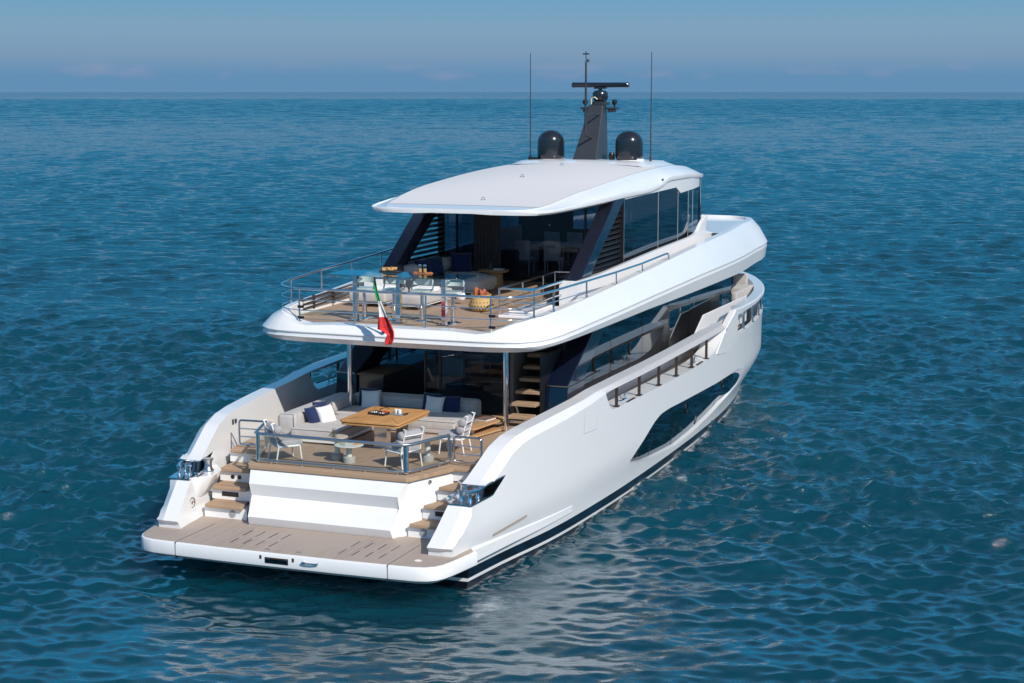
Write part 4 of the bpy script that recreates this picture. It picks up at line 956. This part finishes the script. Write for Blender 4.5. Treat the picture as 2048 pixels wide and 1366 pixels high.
# ------------------------------------------------------------------ furniture helpers
DK, UD = 1.62, 3.80
def face_rot(normal, roll=0):
    z = Vector(normal).normalized(); x = Vector((0,0,1)).cross(z).normalized(); y = z.cross(x)
    m = Matrix((x,y,z)).transposed()
    return m @ Matrix.Rotation(roll,3,'Z')
def cushion(c, size, normal, m, label, roll=0, group=None, thick=.16, cat='cushion'):
    mb = MB(); mb.pillow((0,0,0),(size,size,thick),face_rot(normal,roll),corner=.09)
    o = mb.build('throw_pillow', m, smooth=75); o.location = c
    return tag(o,label,cat,group)
# ------------------------------------------------------------------ cockpit: L-shaped sofa
t = thing('corner_sofa','large L-shaped pale grey sofa around the teak table on the main aft deck','sofa',(-1.3,5.2,DK))
L0 = Vector((1.3,-5.2,-DK))
def P_(x,y,z): return (x+L0.x,y+L0.y,z+L0.z)
mb = MB(); mb.rbox(P_(-1.96,5.22,1.905),(.36,2.62,.40),.07,puff=.015); b1 = mb.build('backrest','sofa_grey',t,smooth=50)
mb = MB(); mb.rbox(P_(-.44,6.64,1.905),(2.72,.36,.40),.07,puff=.015); mb.build('backrest','sofa_grey',t,smooth=50)
mb = MB(); mb.rbox(P_(-1.80,5.9,2.0),(.22,1.0,.22),.1); mb.rbox(P_(-.9,6.48,2.0),(1.6,.22,.22),.1); mb.rbox(P_(.45,6.5,1.97),(.9,.18,.2),.09); mb.build('back_cushion','sofa_grey',t,smooth=50)
mb = MB(); mb.rbox(P_(-1.28,4.62,1.80),(1.02,1.72,.18),.055,puff=.02); mb.build('seat_cushion','sofa_grey',t,smooth=50)
mb = MB(); mb.rbox(P_(-1.28,5.92,1.80),(1.02,.88,.18),.055,puff=.02); mb.build('seat_cushion','sofa_grey',t,smooth=50)
mb = MB(); mb.rbox(P_(.08,5.92,1.795),(1.68,1.08,.19),.055,puff=.02); mb.build('seat_cushion','sofa_grey',t,smooth=50)
mb = MB(); mb.rbox(P_(.08,5.92,1.69),(1.66,1.06,.12),.03); mb.build('skirt','sofa_grey',t,smooth=50)
mb = MB(); mb.box(P_(-1.44,5.2,1.70),(1.30,2.80,.03)); mb.bb(P_(-.80,3.72,1.655),P_(-.77,5.3,1.715)); mb.bb(P_(-2.1,3.72,1.655),P_(-.77,3.75,1.715)); mb.build('base_frame','white_metal',t,bevel=.006)
for (x,y) in ((-.86,3.86),(-2.0,3.95),(-.86,5.0),(.8,5.5)):
    mb = MB(); mb.tube([P_(x,y,1.62),P_(x,y,1.70)],.04,12); mb.build('leg','teak_solid',t)
mb = MB()
for pts in ([(-1.79,3.92,1.72),(-1.79,3.905,2.06),(-1.82,3.96,2.10),(-2.1,3.96,2.10),(-2.13,3.92,2.05),(-2.13,3.92,1.72)],[(-1.78,3.765,1.87),(-.775,3.765,1.87),(-.765,5.4,1.87)],[(-.7,5.385,1.87),(.91,5.385,1.87),(.925,6.4,1.87)]):
    mb.tube([P_(*p) for p in pts],.007,5)
mb.build('piping','piping',t)
cushion((-1.60,4.42,2.02),.42,(1,-.25,.45),'navy_fabric','front navy cushion left of the white one, port side of the main deck sofa',roll=R(6))
cushion((-1.60,4.72,2.05),.44,(1,-.1,.42),'navy_fabric','navy cushion half hidden behind the white one, port side of main deck sofa',roll=R(-4))
cushion((-1.42,4.55,2.02),.40,(1,-.45,.5),'white_fabric','white cushion beside two navy ones on the port side of the main deck sofa',roll=R(4))
cushion((-1.38,6.36,2.04),.45,(.15,-1,.3),'navy_fabric','navy cushion behind a white one in the corner of the main deck sofa')
cushion((-1.27,6.23,2.03),.43,(.1,-1,.35),'white_fabric','white cushion in the corner of the main deck sofa, nearest the saloon door',roll=R(3))
cushion((.02,6.36,2.03),.44,(-.1,-1,.3),'navy_fabric','navy cushion left of and behind the white one, starboard end of main deck sofa')
cushion((.14,6.20,2.01),.41,(0,-1,.35),'white_fabric','white cushion between two navy ones at the starboard end of the main deck sofa',roll=R(-2))
cushion((.44,6.33,2.01),.42,(.05,-1,.3),'navy_fabric','navy cushion right of the white one at the starboard end of the main deck sofa',roll=R(2))
# ------------------------------------------------------------------ teak dining table
t = thing('dining_table','square teak table with rounded corners and mirror steel pedestals inside the L-shaped sofa','table',(.05,4.1,DK))
tp = rounded([(-.61,-.74),(.61,-.74),(.61,.74),(-.61,.74)],.09)
mb = MB(); mb.prism(tp,.545,.585); top = mb.build('tabletop','teak_table',t,bevel=.008)
mb = MB(); mb.prism(rounded([(-.59,-.72),(.59,-.72),(.59,.72),(-.59,.72)],.09),.495,.535); mb.build('lower_leaf','teak_table',t,bevel=.008)
mb = MB(); mb.prism(rounded([(-.58,-.71),(.58,-.71),(.58,.71),(-.58,.71)],.09),.53,.55); mb.build('shadow_gap','black_trim',t)
mb = MB()
for a,b in (((-.6,-.73),(-.25,-.25)),((.6,-.73),(.25,-.25)),((-.6,.73),(-.25,.25)),((.6,.73),(.25,.25))): mb.tube([(a[0],a[1],.5855),(b[0],b[1],.5855)],.003,4)
mb.build('inlay_line','black_trim',t)
for (x,y) in ((-.48,-.742),(0,-.742),(.48,-.742)):
    mb = MB(); mb.tube([(x,y+.004,.565),(x,y-.004,.565)],.014,10); mb.build('latch','polished_steel',t)
for (x,y) in ((-.02,-.1),(.18,.45)):
    mb = MB(); mb.bb((x-.13,y-.09,0),(x+.13,y+.09,.5)); mb.bb((x-.16,y-.12,0),(x+.16,y+.12,.012)); mb.bb((x-.16,y-.14,.43),(x+.16,y+.14,.5)); mb.build('pedestal','polished_steel',t,bevel=.01)
TT = DK+.586
t = thing('picnic_tray','small black two-part tray with a handle, full of snacks, on the teak table','tray',(-.05,4.1,TT),R(-10))
mb = MB()
for x in (-.13,.05):
    mb.bb((x-.085,-.1,0),(x+.085,.1,.012))
    for s_ in (-1,1): mb.bb((x-.085,s_*.1-.008,0),(x+.085,s_*.1+.008,.045)); mb.bb((x+s_*.085-.006,-.1,0),(x+s_*.085+.006,.1,.045))
mb.build('box','tray_black',t)
mb = MB(); mb.tube([(-.03,0,.02),(-.02,.02,.1),(.06,.06,.13),(.14,.09,.12)],.008,6); mb.build('handle','tray_black',t)
mb = MB()
for k in range(22): mb.lathe([(.004,0),(.015,.01),(.012,.024),(.003,.03)],(-.19+.045*(k%8)+random.uniform(-.008,.008),-.06+.06*(k//8),.012),7)
mb.build('snack','ceramic_white',t,smooth=60)
mb = MB()
for k in range(9): mb.lathe([(.004,0),(.018,.012),(.012,.03),(.003,.034)],(.06+random.uniform(-.04,.07),.04+random.uniform(-.03,.05),.03),7)
mb.build('berry','red_fruit',t,smooth=60)
t = thing('serving_tray','small grey tray with dark handles beside the black snack tray','tray',(.27,4.2,TT),R(-12))
mb = MB(); mb.box((0,0,.008),(.3,.2,.016)); mb.build('plate','slate',t,bevel=.004)
mb = MB(); mb.box((.16,.02,.03),(.02,.14,.02)); mb.build('handle','tray_black',t)
for (x,l) in ((.21,'left'),(.29,'right')):
    mb = MB(); mb.lathe([(.028,0),(.036,.03),(.038,.08),(.034,.08),(.030,.02),(.001,.015)],(0,0,0),18); o = mb.build('cup','ceramic_white',smooth=40); o.location = (x,4.24-.02*(x>.25),TT+.016); tag(o,'%s of the two white cups on the grey tray on the teak table'%l,'cup')
# ------------------------------------------------------------------ outdoor chairs
def make_chair():
    t = thing('garden_chair','','chair')
    for sx in (-1,1):
        mb = MB(); mb.tube([(sx*.235,.23,0),(sx*.215,.20,.29)],[.013,.016],10); mb.build('leg','white_metal',t,smooth=50)
        mb = MB(); mb.tube([(sx*.225,-.25,0),(sx*.215,-.20,.28),(sx*.21,-.24,.45),(sx*.205,-.32,.70)],[.013,.017,.017,.015],10); mb.tube([(sx*.205,-.34,.705),(sx*.205,-.27,.722)],.014,8); mb.build('rear_post','white_metal',t,smooth=50)
    mb = MB(); ring = rounded([(-.235,-.215),(.235,-.215),(.245,.235),(-.245,.235)],[.1,.1,.14,.14],5); mb.tube([(x,y,.285) for x,y in ring],.018,8,closed=True)
    mb.tube([(-.21,-.235,.44),(0,-.255,.44),(.21,-.235,.44)],.012,8); mb.tube([(-.205,-.295,.60),(0,-.315,.60),(.205,-.295,.60)],.012,8); mb.build('frame','white_metal',t,smooth=50)
    mb = MB(); mb.rbox((0,.02,.335),(.47,.47,.095),.045,puff=.018); mb.build('seat_cushion','cushion_grey',t,smooth=60)
    for (y,z) in ((-.175,.465),(-.215,.60)):
        mb = MB(); pts = [(-.27,y,z),(-.26,y,z),(-.23,y,z),(.23,y,z),(.26,y,z),(.27,y,z)]; mb.tube(pts,[.035,.065,.078,.078,.065,.035],16); mb.build('roll_cushion','cushion_grey',t,smooth=60)
    return t
CH = make_chair(); CH.location = (-1.14,2.36,DK); CH.rotation_euler = (0,0,R(-42)); CH['group'] = 'white-framed chairs on the main aft deck'
CH['label'] = 'white-framed chair with roll cushions at the port corner behind the glass rail'
dup(CH,(1.08,2.63,DK),R(64),'white-framed chair with its slatted back to the starboard corner post of the glass rail')
dup(CH,(1.49,4.02,DK),R(95),'white-framed chair nearest the starboard steps, in front of the teak bench')
# ------------------------------------------------------------------ pedestal tables
def ped_table(loc, h, r, m, label):
    t = thing('side_table',label,'table',loc,0,'round side tables on the main aft deck')
    mb = MB(); mb.lathe([(.11,0),(.112,.01),(.112,.105),(.105,.112)],n=28); mb.build('base','concrete_grey',t,smooth=40)
    mb = MB(); mb.lathe([(.052,.11),(.052,h-.02)],n=22); mb.build('column','stone_white',t,smooth=40)
    mb = MB(); mb.lathe([(r*.85,h-.022),(r-.01,h-.018),(r,h-.006),(r-.004,h)],n=44); mb.build('tabletop',m,t,smooth=35); return t
ped_table((.06,2.53,DK),.33,.265,'stone_white','low round white table on a concrete foot, nearest the glass rail')
ped_table((-.24,2.66,DK),.43,.20,'beige_top','taller beige-topped round table just behind the white one, near the port seat')
ped_table((1.33,3.14,DK),.43,.25,'beige_top','beige-topped round table at the starboard end of the glass rail, between two chairs')
def vase(loc, h, r, label):
    mb = MB(); mb.lathe([(r*.9,0),(r,.01),(r,h),(r-.006,h),(r-.008,.012),(.001,.01)],n=16); o = mb.build('glass_tumbler','clear_glass',smooth=40); o.location = loc; return tag(o,label,'glass')
vase((-.27,2.58,DK+.43),.13,.035,'taller glass holding brown sticks on the beige-topped table by the port seat')
mb = MB()
for k in range(4): mb.tube([(.01*k-.015,0,.01),(.02*k-.03,.01*(k%2),.16)],.005,5)
o = mb.build('cinnamon_sticks','copper_leather'); o.location = (-.27,2.58,DK+.43); tag(o,'thin brown sticks standing in the glass on the beige table','sticks')
vase((-.20,2.52,DK+.43),.10,.03,'short empty glass at the edge of the beige-topped table by the port seat')
vase((-.06,2.46,DK+.33),.10,.022,'left of two slim glasses on the low white round table'); vase((.01,2.42,DK+.33),.09,.025,'right of two slim glasses on the low white round table')
mb = MB(); mb.rbox((0,0,.012),(.09,.05,.022),.01,rz=.5); o = mb.build('biscuit','food_gold',smooth=50); o.location = (.2,2.55,DK+.33); tag(o,'small golden biscuit lying on the low white round table','biscuit')
# ------------------------------------------------------------------ teak bench
t = thing('teak_bench','low two-tier teak bench with a book, starboard end of the main deck sofa','bench',(1.3,5.9,DK))
mb = MB(); mb.prism(rounded([(-.30,-.72),(.12,-.72),(.32,.68),(-.30,.68)],.05),.175,.212); mb.build('top_plank','teak_solid',t,bevel=.008)
mb = MB(); mb.prism(rounded([(-.28,-.68),(.10,-.68),(.34,.30),(-.28,.30)],.05),.02,.055); mb.build('lower_plank','teak_solid',t,bevel=.008)
for y in (-.45,.35):
    mb = MB(); mb.box((-.05,y,.115),(.07,.07,.12)); mb.build('support','white_metal',t,bevel=.006)
t = thing('book','closed book with a brown cover lying on the teak bench','book',(1.28,6.1,DK+.213),R(-12))
mb = MB(); mb.box((0,0,.018),(.25,.34,.028)); mb.build('page_block','paper',t); mb = MB(); mb.box((0,0,.036),(.265,.355,.006)); mb.box((0,0,.002),(.265,.355,.004)); mb.build('cover','book_cover',t)
t = thing('sunglasses','pair of dark sunglasses beside the book on the teak bench','sunglasses',(1.16,5.72,DK+.213))
for x in (-.035,.04):
    mb = MB(); mb.rbox((x,0,.03),(.065,.03,.055),.014); mb.build('lens','slate',t,smooth=60)
mb = MB(); mb.tube([(-.07,.0,.045),(-.075,.1,.03)],.004,5); mb.tube([(.075,0,.045),(.08,.1,.03)],.004,5); mb.tube([(-.01,0,.045),(.012,0,.045)],.004,5); mb.build('frame','black_trim',t)
# ------------------------------------------------------------------ inside the saloon
t = thing('bar_cabinet','long dark cabinet with a brown top just outside and left of the saloon door','cabinet',(-1.72,8.4,DK))
mb = MB(); mb.bb((-.28,-1.2,0),(.28,1.6,.74)); mb.build('carcass','interior_dark',t,bevel=.01)
mb = MB(); mb.bb((-.31,-1.24,.742),(.31,.1,.78)); mb.build('brown_top','copper_leather',t,bevel=.006)
mb = MB(); mb.bb((-.31,.12,.742),(.31,1.6,.78)); mb.build('dark_top','interior_dark',t,bevel=.006)
for y in (-.5,.3):
    mb = MB(); mb.tube([(.29,y,.4),(.29,y,.5)],.008,6); mb.build('door_handle','polished_steel',t)
mb = MB(); mb.bb((-1.75,12.0,2.5),(-1.0,12.04,3.3)); o = mb.build('wall_screen','interior_white'); tag(o,'pale framed panel standing behind the dark bar cabinet in the saloon','panel')
def armchair(loc, rz, label):
    t = thing('armchair',label,'armchair',loc,rz,'grey swivel armchairs in the saloon')
    mb = MB(); mb.rbox((0,0,.40),(.62,.62,.16),.05,puff=.02); mb.build('seat','interior_grey',t,smooth=60)
    mb = MB(); mb.rbox((0,.34,.58),(.72,.14,.62),.05); mb.build('backrest','interior_white',t,smooth=60)
    for s_ in (-1,1):
        mb = MB(); mb.rbox((s_*.36,-.0,.48),(.09,.68,.42),.03); mb.build('armrest','interior_white',t,smooth=60)
    mb = MB(); mb.tube([(0,0,.02),(0,0,.33)],.03,10)
    for k in range(4): mb.tube([(0,0,.05),(.3*cos(k*pi/2+.6),.3*sin(k*pi/2+.6),.015)],[.02,.012],8)
    mb.build('swivel_base','polished_steel',t,smooth=50)
armchair((-1.0,10.4,1.66),R(75),'pale armchair seen from its side just inside the saloon door')
armchair((-1.1,12.3,1.66),R(185),'grey armchair deeper in the saloon beyond the small round table')
t = thing('pedestal_table','small round table on a thin steel stem between the saloon armchairs','table',(-.55,10.95,1.66))
mb = MB(); mb.lathe([(.40,.50),(.42,.51),(.42,.53)],n=32); mb.build('tabletop','interior_grey',t,smooth=30)
mb = MB(); mb.tube([(0,0,.02),(0,0,.5)],.02,10)
for k in range(4): mb.tube([(0,0,.04),(.3*cos(k*pi/2),.3*sin(k*pi/2),.012)],[.016,.01],8)
mb.build('stem','polished_steel',t,smooth=50)

# ------------------------------------------------------------------ upper deck: glass bar, stools
t = thing('glass_bar','clear glass bar on three steel legs along the aft rail of the upper deck','bar counter',(-.15,5.35,UD))
mb = MB(); mb.bb((-1.42,-.42,.90),(1.42,.45,.925)); mb.build('glass_top','green_glass',t)
for x in (-.95,-.03,.92):
    mb = MB(); mb.bb((x-.045,-.14,0),(x+.045,-.04,.90)); mb.bb((x-.12,-.2,0),(x+.12,.04,.012)); mb.bb((x-.06,-.3,.885),(x+.06,.3,.899)); mb.build('leg','polished_steel',t,bevel=.006)
for (x,y) in ((-1.30,-.40),(1.30,-.40),(-.28,-.40),(.25,-.40)):
    mb = MB(); mb.bb((x-.13,y-.035,.865),(x+.13,y+.03,.898)); mb.tube([(x,y,.925),(x,y,.94)],.018,10); mb.build('clamp','brushed_steel',t,bevel=.006)
def make_stool():
    t = thing('bar_stool','','stool')
    mb = MB(); mb.lathe([(.17,0),(.17,.012),(.06,.02),(.048,.03),(.048,.28),(.055,.29),(.055,.31),(.036,.32),(.036,.58)],n=24); mb.build('column','polished_steel',t,smooth=35)
    mb = MB(); mb.tube([(.10*cos(a),.03+.13*sin(a),.29) for a in np.linspace(R(20),R(160),10)],.012,8); mb.build('footrest','polished_steel',t,smooth=50)
    mb = MB(); mb.prism(rounded([(-.19,-.17),(.19,-.17),(.21,.19),(-.21,.19)],[.06,.06,.1,.1]),.575,.61); mb.build('seat','stool_white',t,bevel=.012)
    mb = MB(); rows = []
    for a in np.linspace(R(200),R(340),15):
        h = .12*(1-abs((a-R(270))/R(70))**4*.6); c_,s_ = cos(a),sin(a); r1 = .225
        rows.append([(r1*c_,.02+r1*.98*s_,.70-h*.1),(r1*c_*1.05,.02+r1*1.05*s_,.70+h),(r1*c_*.93,.02+r1*.93*s_,.70+h),(r1*c_*.9,.02+r1*.9*s_,.70-h*.1)])
    mb.loft(rows,closed_v=True,caps=True); mb.build('backrest','stool_white',t,smooth=40)
    mb = MB()
    for sx in (-1,1): mb.tube([(sx*.20,.04,.585),(sx*.225,-.02,.64),(sx*.22,-.06,.70)],.014,8)
    mb.build('bracket','polished_steel',t,smooth=50); return t
S0 = make_stool(); S0['group'] = 'white bar stools at the glass bar'
SL = [(-1.08,5.60,'white bar stool at the port end of the glass bar'),(-.44,5.60,'second white bar stool from the port end of the glass bar'),(.15,5.61,'third white bar stool from the port end, in front of the larger folded towel'),(.80,5.61,'white bar stool at the starboard end of the glass bar')]
for i,(x,y,l) in enumerate(SL):
    if i==0: S0.location=(x,y,UD); S0.rotation_euler=(0,0,pi); S0['label']=l
    else: dup(S0,(x,y,UD),pi+random.uniform(-.06,.06),l)
BT = UD+.926
t = thing('snack_platter','black platter heaped with golden pastries on the glass bar','platter',(-.52,5.62,BT))
mb = MB(); mb.bb((-.2,-.1,0),(.2,.1,.025)); mb.build('platter','tray_black',t,bevel=.006)
mb = MB()
for k in range(16): mb.rbox((random.uniform(-.15,.1),random.uniform(-.06,.06),.04+.045*random.random()),(.10,.045,.035),.015,rz=random.uniform(0,3),n=3)
mb.build('pastry','food_gold',t,smooth=60)
t = thing('serving_board','orange serving board with slices of food, under two jars on the glass bar','board',(.17,5.62,BT))
mb = MB(); mb.prism(rounded([(-.2,-.08),(.2,-.08),(.2,.08),(-.2,.08)],.05),0,.012); mb.build('board','food_orange',t,bevel=.006)
mb = MB()
for k in range(12): mb.rbox((random.choice((-1,1))*random.uniform(.09,.17),random.uniform(-.05,.05),.02),(.06,.035,.02),.01,rz=random.uniform(0,3),n=3)
mb.build('slice','food_orange',t,smooth=60)
for x,l in ((.11,'left'),(.21,'right')):
    t = thing('storage_jar','%s of the two lidded glass jars on the serving board of the glass bar'%l,'jar',(x,5.62,BT+.021))
    mb = MB(); mb.lathe([(.036,0),(.04,.01),(.04,.10),(.03,.12)],n=18); mb.build('jar_body','clear_glass',t,smooth=40)
    mb = MB(); mb.lathe([(.034,.004),(.034,.075)],n=14); mb.build('filling','food_gold',t,smooth=40)
    mb = MB(); mb.lathe([(.034,.12),(.036,.125),(.034,.15),(.012,.155)],n=18); mb.build('lid','polished_steel',t,smooth=40)
# ------------------------------------------------------------------ upper deck sofas
def sofa_block(name,label,x0,x1,y0,y1,seat=.30,z0=.10):
    t = thing(name,label,'sofa',((x0+x1)/2,(y0+y1)/2,UD),0,'pale grey sofa modules on the upper deck')
    w,d = x1-x0,y1-y0
    mb = MB(); mb.rbox((0,0,(z0+seat)/2),(w,d,seat-z0),.07,puff=.02); mb.build('seat_cushion','sofa_grey',t,smooth=60)
    mb = MB(); mb.box((0,0,z0-.015),(w-.08,d-.08,.03)); mb.build('base_frame','white_metal',t,bevel=.005)
    for sx in (-1,1):
        for sy in (-1,1):
            mb = MB(); mb.tube([(sx*(w/2-.12),sy*(d/2-.12),0),(sx*(w/2-.12),sy*(d/2-.12),z0)],.03,10); mb.build('leg','teak_solid',t)
    return t
sofa_block('ottoman','pale grey ottoman at the port end, behind the first bar stool',-2.2,-1.36,7.15,8.35)
sofa_block('ottoman','long pale grey ottoman with a folded towel, behind the middle bar stools',-1.02,-.45,6.98,8.6)
t = sofa_block('sofa','pale grey upper deck sofa against the port louvres with a roll back',-2.12,-.62,9.45,11.7,.32)
mb = MB(); mb.rbox((-.60,0,.42),(.26,2.2,.42),.07); mb.build('backrest','sofa_grey',t,smooth=60)
mb = MB(); mb.tube([(-.40,.0,.50),(-.40,.03,.50),(-.40,1.0,.50),(-.40,1.03,.50)],[.11,.15,.15,.11],18); mb.build('roll_cushion','sofa_grey',t,smooth=60)
mb = MB(); mb.rbox((-.5,-1.02,.42),(.46,.2,.42),.07); mb.build('armrest','sofa_grey',t,smooth=60)
sofa_block('chaise','pale grey chaise module beside the round wooden table on the upper deck',-.95,-.28,9.55,10.75,.33)
cushion((-1.78,10.05,UD+.52),.42,(.9,-.5,.25),'navy_fabric','navy cushion nearest the raked port pillar on the upper deck sofa',thick=.18)
cushion((-1.62,10.35,UD+.53),.44,(.9,-.6,.25),'navy_fabric','second navy cushion from the port pillar, against the roll of the upper deck sofa',thick=.18)
cushion((-1.40,11.35,UD+.53),.50,(.35,-1,.3),'navy_fabric','large dark navy cushion at the forward end of the upper deck sofa',thick=.18)
def towel(c,d,label):
    mb = MB()
    for k in range(3): mb.rbox((0,.01*k,.014+.026*k),(d[0]*(1-.02*k),d[1]*(1-.03*k),.03),.013)
    o = mb.build('folded_towel','towel_white',smooth=60); o.location = c; return tag(o,label,'towel','folded white towels on the ottomans')
towel((-1.62,7.75,UD+.315),(.5,.4),'folded white towel on the port ottoman'); towel((-.73,7.75,UD+.315),(.5,.45),'larger folded white towel on the long ottoman')
mb = MB(); mb.tube([(-.16,8.25,UD+.16),(-.16,8.3,UD+.16),(-.16,8.36,UD+.16),(-.16,8.4,UD+.16)],[.05,.10,.10,.05],18); tag(mb.build('rolled_towel','towel_white',smooth=60),'white roll at the starboard end of the long ottoman','roll')
# ------------------------------------------------------------------ round wooden table
t = thing('drum_table','round oak table with a thick drum foot beside the upper deck chaise','table',(-.62,11.4,UD))
mb = MB(); n = 12; mb.loft([[(r*cos(2*pi*k/n),r*sin(2*pi*k/n),z) for k in range(n)] for r,z in ((.235,0),(.21,.2),(.20,.34))],closed_v=True,caps=True); mb.build('foot','oak',t,smooth=20)
mb = MB(); mb.lathe([(.26,.335),(.34,.365),(.355,.385),(.345,.395)],n=44); mb.build('tabletop','oak',t,smooth=30)
vase((-.72,11.45,UD+.395),.15,.05,'cloudy glass tumbler on the round oak table')
t = thing('book','pale closed book on the round oak table of the upper deck','book',(-.50,11.4,UD+.395),R(10))
mb = MB(); mb.box((0,0,.014),(.22,.16,.022)); mb.build('page_block','paper',t); mb = MB(); mb.box((0,0,.028),(.23,.17,.005)); mb.build('cover','white_fabric',t)
# ------------------------------------------------------------------ wicker basket with logs
t = thing('log_basket','round woven basket with slits, holding reddish split logs, on the upper deck','basket',(.64,7.47,UD))
mb = MB(); bp = [(.17,0),(.22,.02),(.25,.07),(.245,.13),(.215,.22),(.205,.30),(.21,.335),(.19,.335),(.185,.25)]
mb.lathe(bp,n=40); mb.cur = 1
for ring,(z,r,k) in enumerate(((.055,.246,24),(.115,.249,24),(.185,.232,20))):
    for j in range(k):
        a = 2*pi*(j+.5*ring)/k; mb.box((r*cos(a),r*sin(a),z),(.014,.016,.024 if ring<2 else .014),rz=a,rx=.3)
mb.build('basket_body',['wicker','tray_black'],t,smooth=60)
for (x,y,rx,ry,h) in ((-.08,0,.1,-.2,.24),(.02,-.04,-.1,.1,.20),(.09,.02,.05,.25,.15),(.0,.08,.2,-.1,.2)):
    mb = MB(); mb.loft([[(.10*cos(a)*k,.07*sin(a)*k,z) for a in (0,2.1,4.2)] for k,z in ((1,-.1),(1,h*.6),(.35,h))],closed_v=True,caps=True); o = mb.build('log','log_red',t); o.location = (x,y,.24); o.rotation_euler = (rx,ry,random.random()*3)
# ------------------------------------------------------------------ inside the upper saloon
def dining_chair(loc, rz, label):
    t = thing('dining_chair',label,'chair',loc,rz,'pale dining chairs in the upper saloon')
    for sx in (-1,1):
        for sy in (-1,1):
            mb = MB(); mb.tube([(sx*.17,sy*.18,0),(sx*.18,sy*.18,.36)],[.014,.02],8); mb.build('leg','interior_white',t,smooth=50)
    mb = MB(); mb.rbox((0,0,.38),(.42,.42,.06),.02); mb.build('seat','interior_white',t,smooth=60)
    mb = MB(); mb.rbox((0,-.19,.60),(.40,.05,.46),.02,rx=-.08); mb.build('backrest','interior_white',t,smooth=60)
dining_chair((-.80,13.9,3.84),0,'pale dining chair with its back to the glass, nearest the upper saloon door')
dining_chair((-.1,14.0,3.84),R(10),'pale dining chair right of the nearest one, at the upper saloon table')
dining_chair((-.95,16.1,3.84),R(180),'pale dining chair on the far side of the upper saloon table, to the left')
dining_chair((-.35,16.15,3.84),R(180),'pale dining chair on the far side of the upper saloon table, to the right')
t = thing('saloon_dining_table','long pale dining table laid for a meal inside the upper saloon','table',(-.15,15.1,3.84))
mb = MB(); mb.box((0,0,.62),(2.1,1.1,.05)); mb.build('tabletop','interior_white',t,bevel=.01)
mb = MB(); mb.box((-.5,0,.3),(.3,.4,.6)); mb.box((.5,0,.3),(.3,.4,.6)); mb.build('pedestal','interior_dark',t)
for (x,y) in ((-.5,14.8),(.2,14.8),(.7,15.2),(-.4,15.4)):
    mb = MB(); mb.lathe([(.06,0),(.11,.012),(.12,.02),(.1,.02),(.001,.008)],n=20); o = mb.build('plate','ceramic_white',smooth=50); o.location = (x,y,4.486); tag(o,'white plate on the upper saloon dining table','plate','plates on the upper saloon table')
mb = MB(); mb.rbox((-1.72,15.5,4.1),(.7,2.4,.5),.1); mb.rbox((-2.0,15.5,4.5),(.2,2.4,.6),.08); tag(mb.build('lounge_sofa','interior_white',smooth=50),'white sofa along the port windows inside the upper saloon','sofa')
mb = MB(); mb.rbox((-1.1,13.6,4.15),(.5,.6,.6),.1); tag(mb.build('armchair','dark_sofa',smooth=50),'dark armchair behind the curtain inside the upper saloon','armchair')
# ------------------------------------------------------------------ ensign
t = thing('ensign','green, white and red flag hanging limp over the aft edge of the upper deck','flag',(-.041,4.24,3.76))
o0 = Vector((-.041,4.24,3.76))
mb = MB(); mb.tube([(0,0,0),(.003,-.36,1.06)],[.018,.014],10); mb.tube([(0,.02,-.02),(0,.0,.05)],.03,10); mb.build('flagstaff','black_trim',t,smooth=50)
LB = [(-.1,4.743),(-.092,4.629),(-.052,4.465),(-.015,4.39),(.012,4.263),(.009,4.129),(-.012,3.967),(-.018,3.852),(.087,3.821),(.195,3.766),(.147,3.646),(.184,3.541)]
RB = [(-.053,4.745),(-.009,4.556),(.031,4.443),(.058,4.374),(.12,4.268),(.199,4.118),(.277,3.994),(.325,3.907),(.358,3.832),(.362,3.756),(.343,3.665),(.279,3.565)]
mb = MB(); rows = []; NC = 14
for i in range(len(LB)-1):
    for k in range(4):
        s_ = k/4; l = Vector(LB[i]).lerp(Vector(LB[i+1]),s_); r = Vector(RB[i]).lerp(Vector(RB[i+1]),s_); row = []
        for j in range(NC):
            q = j/(NC-1); p = l.lerp(r,q); y = 3.93+.03*sin(q*9+i*.35)+.02*sin(q*17+1)-.012*i*.4
            row.append((p.x-o0.x,y-o0.y,p.y-o0.z))
        rows.append(row)
mb.loft(rows)
me_f = mb.build('flag_cloth',['flag_green','flag_white','flag_red'],t,smooth=80)
nrow = len(rows)
for pi_,p in enumerate(me_f.data.polygons):
    i,j = divmod(pi_,NC-1); f_ = i/4+ (j/(NC-1)-.5)*.2
    p.material_index = 0 if f_ < 3 else (1 if f_ < 5.1 else 2)
me_f.modifiers.new('cloth','SOLIDIFY').thickness = .004
# ------------------------------------------------------------------ marine haze over the sea
hm = bpy.data.materials.new('haze'); hm.use_nodes = True; t_ = hm.node_tree; t_.nodes.clear()
pv = t_.nodes.new('ShaderNodeVolumePrincipled'); pv.inputs['Color'].default_value = (.55,.75,.95,1); pv.inputs['Density'].default_value = .00004; pv.inputs['Anisotropy'].default_value = .2
ov = t_.nodes.new('ShaderNodeOutputMaterial'); t_.links.new(pv.outputs[0], ov.inputs['Volume'])
mb = MB(); mb.bb((-6200,-6200,-2.0),(6200,6200,11.0)); hz_ = mb.build('haze', None); hz_.data.materials.append(hm); hz_['kind'] = 'stuff'
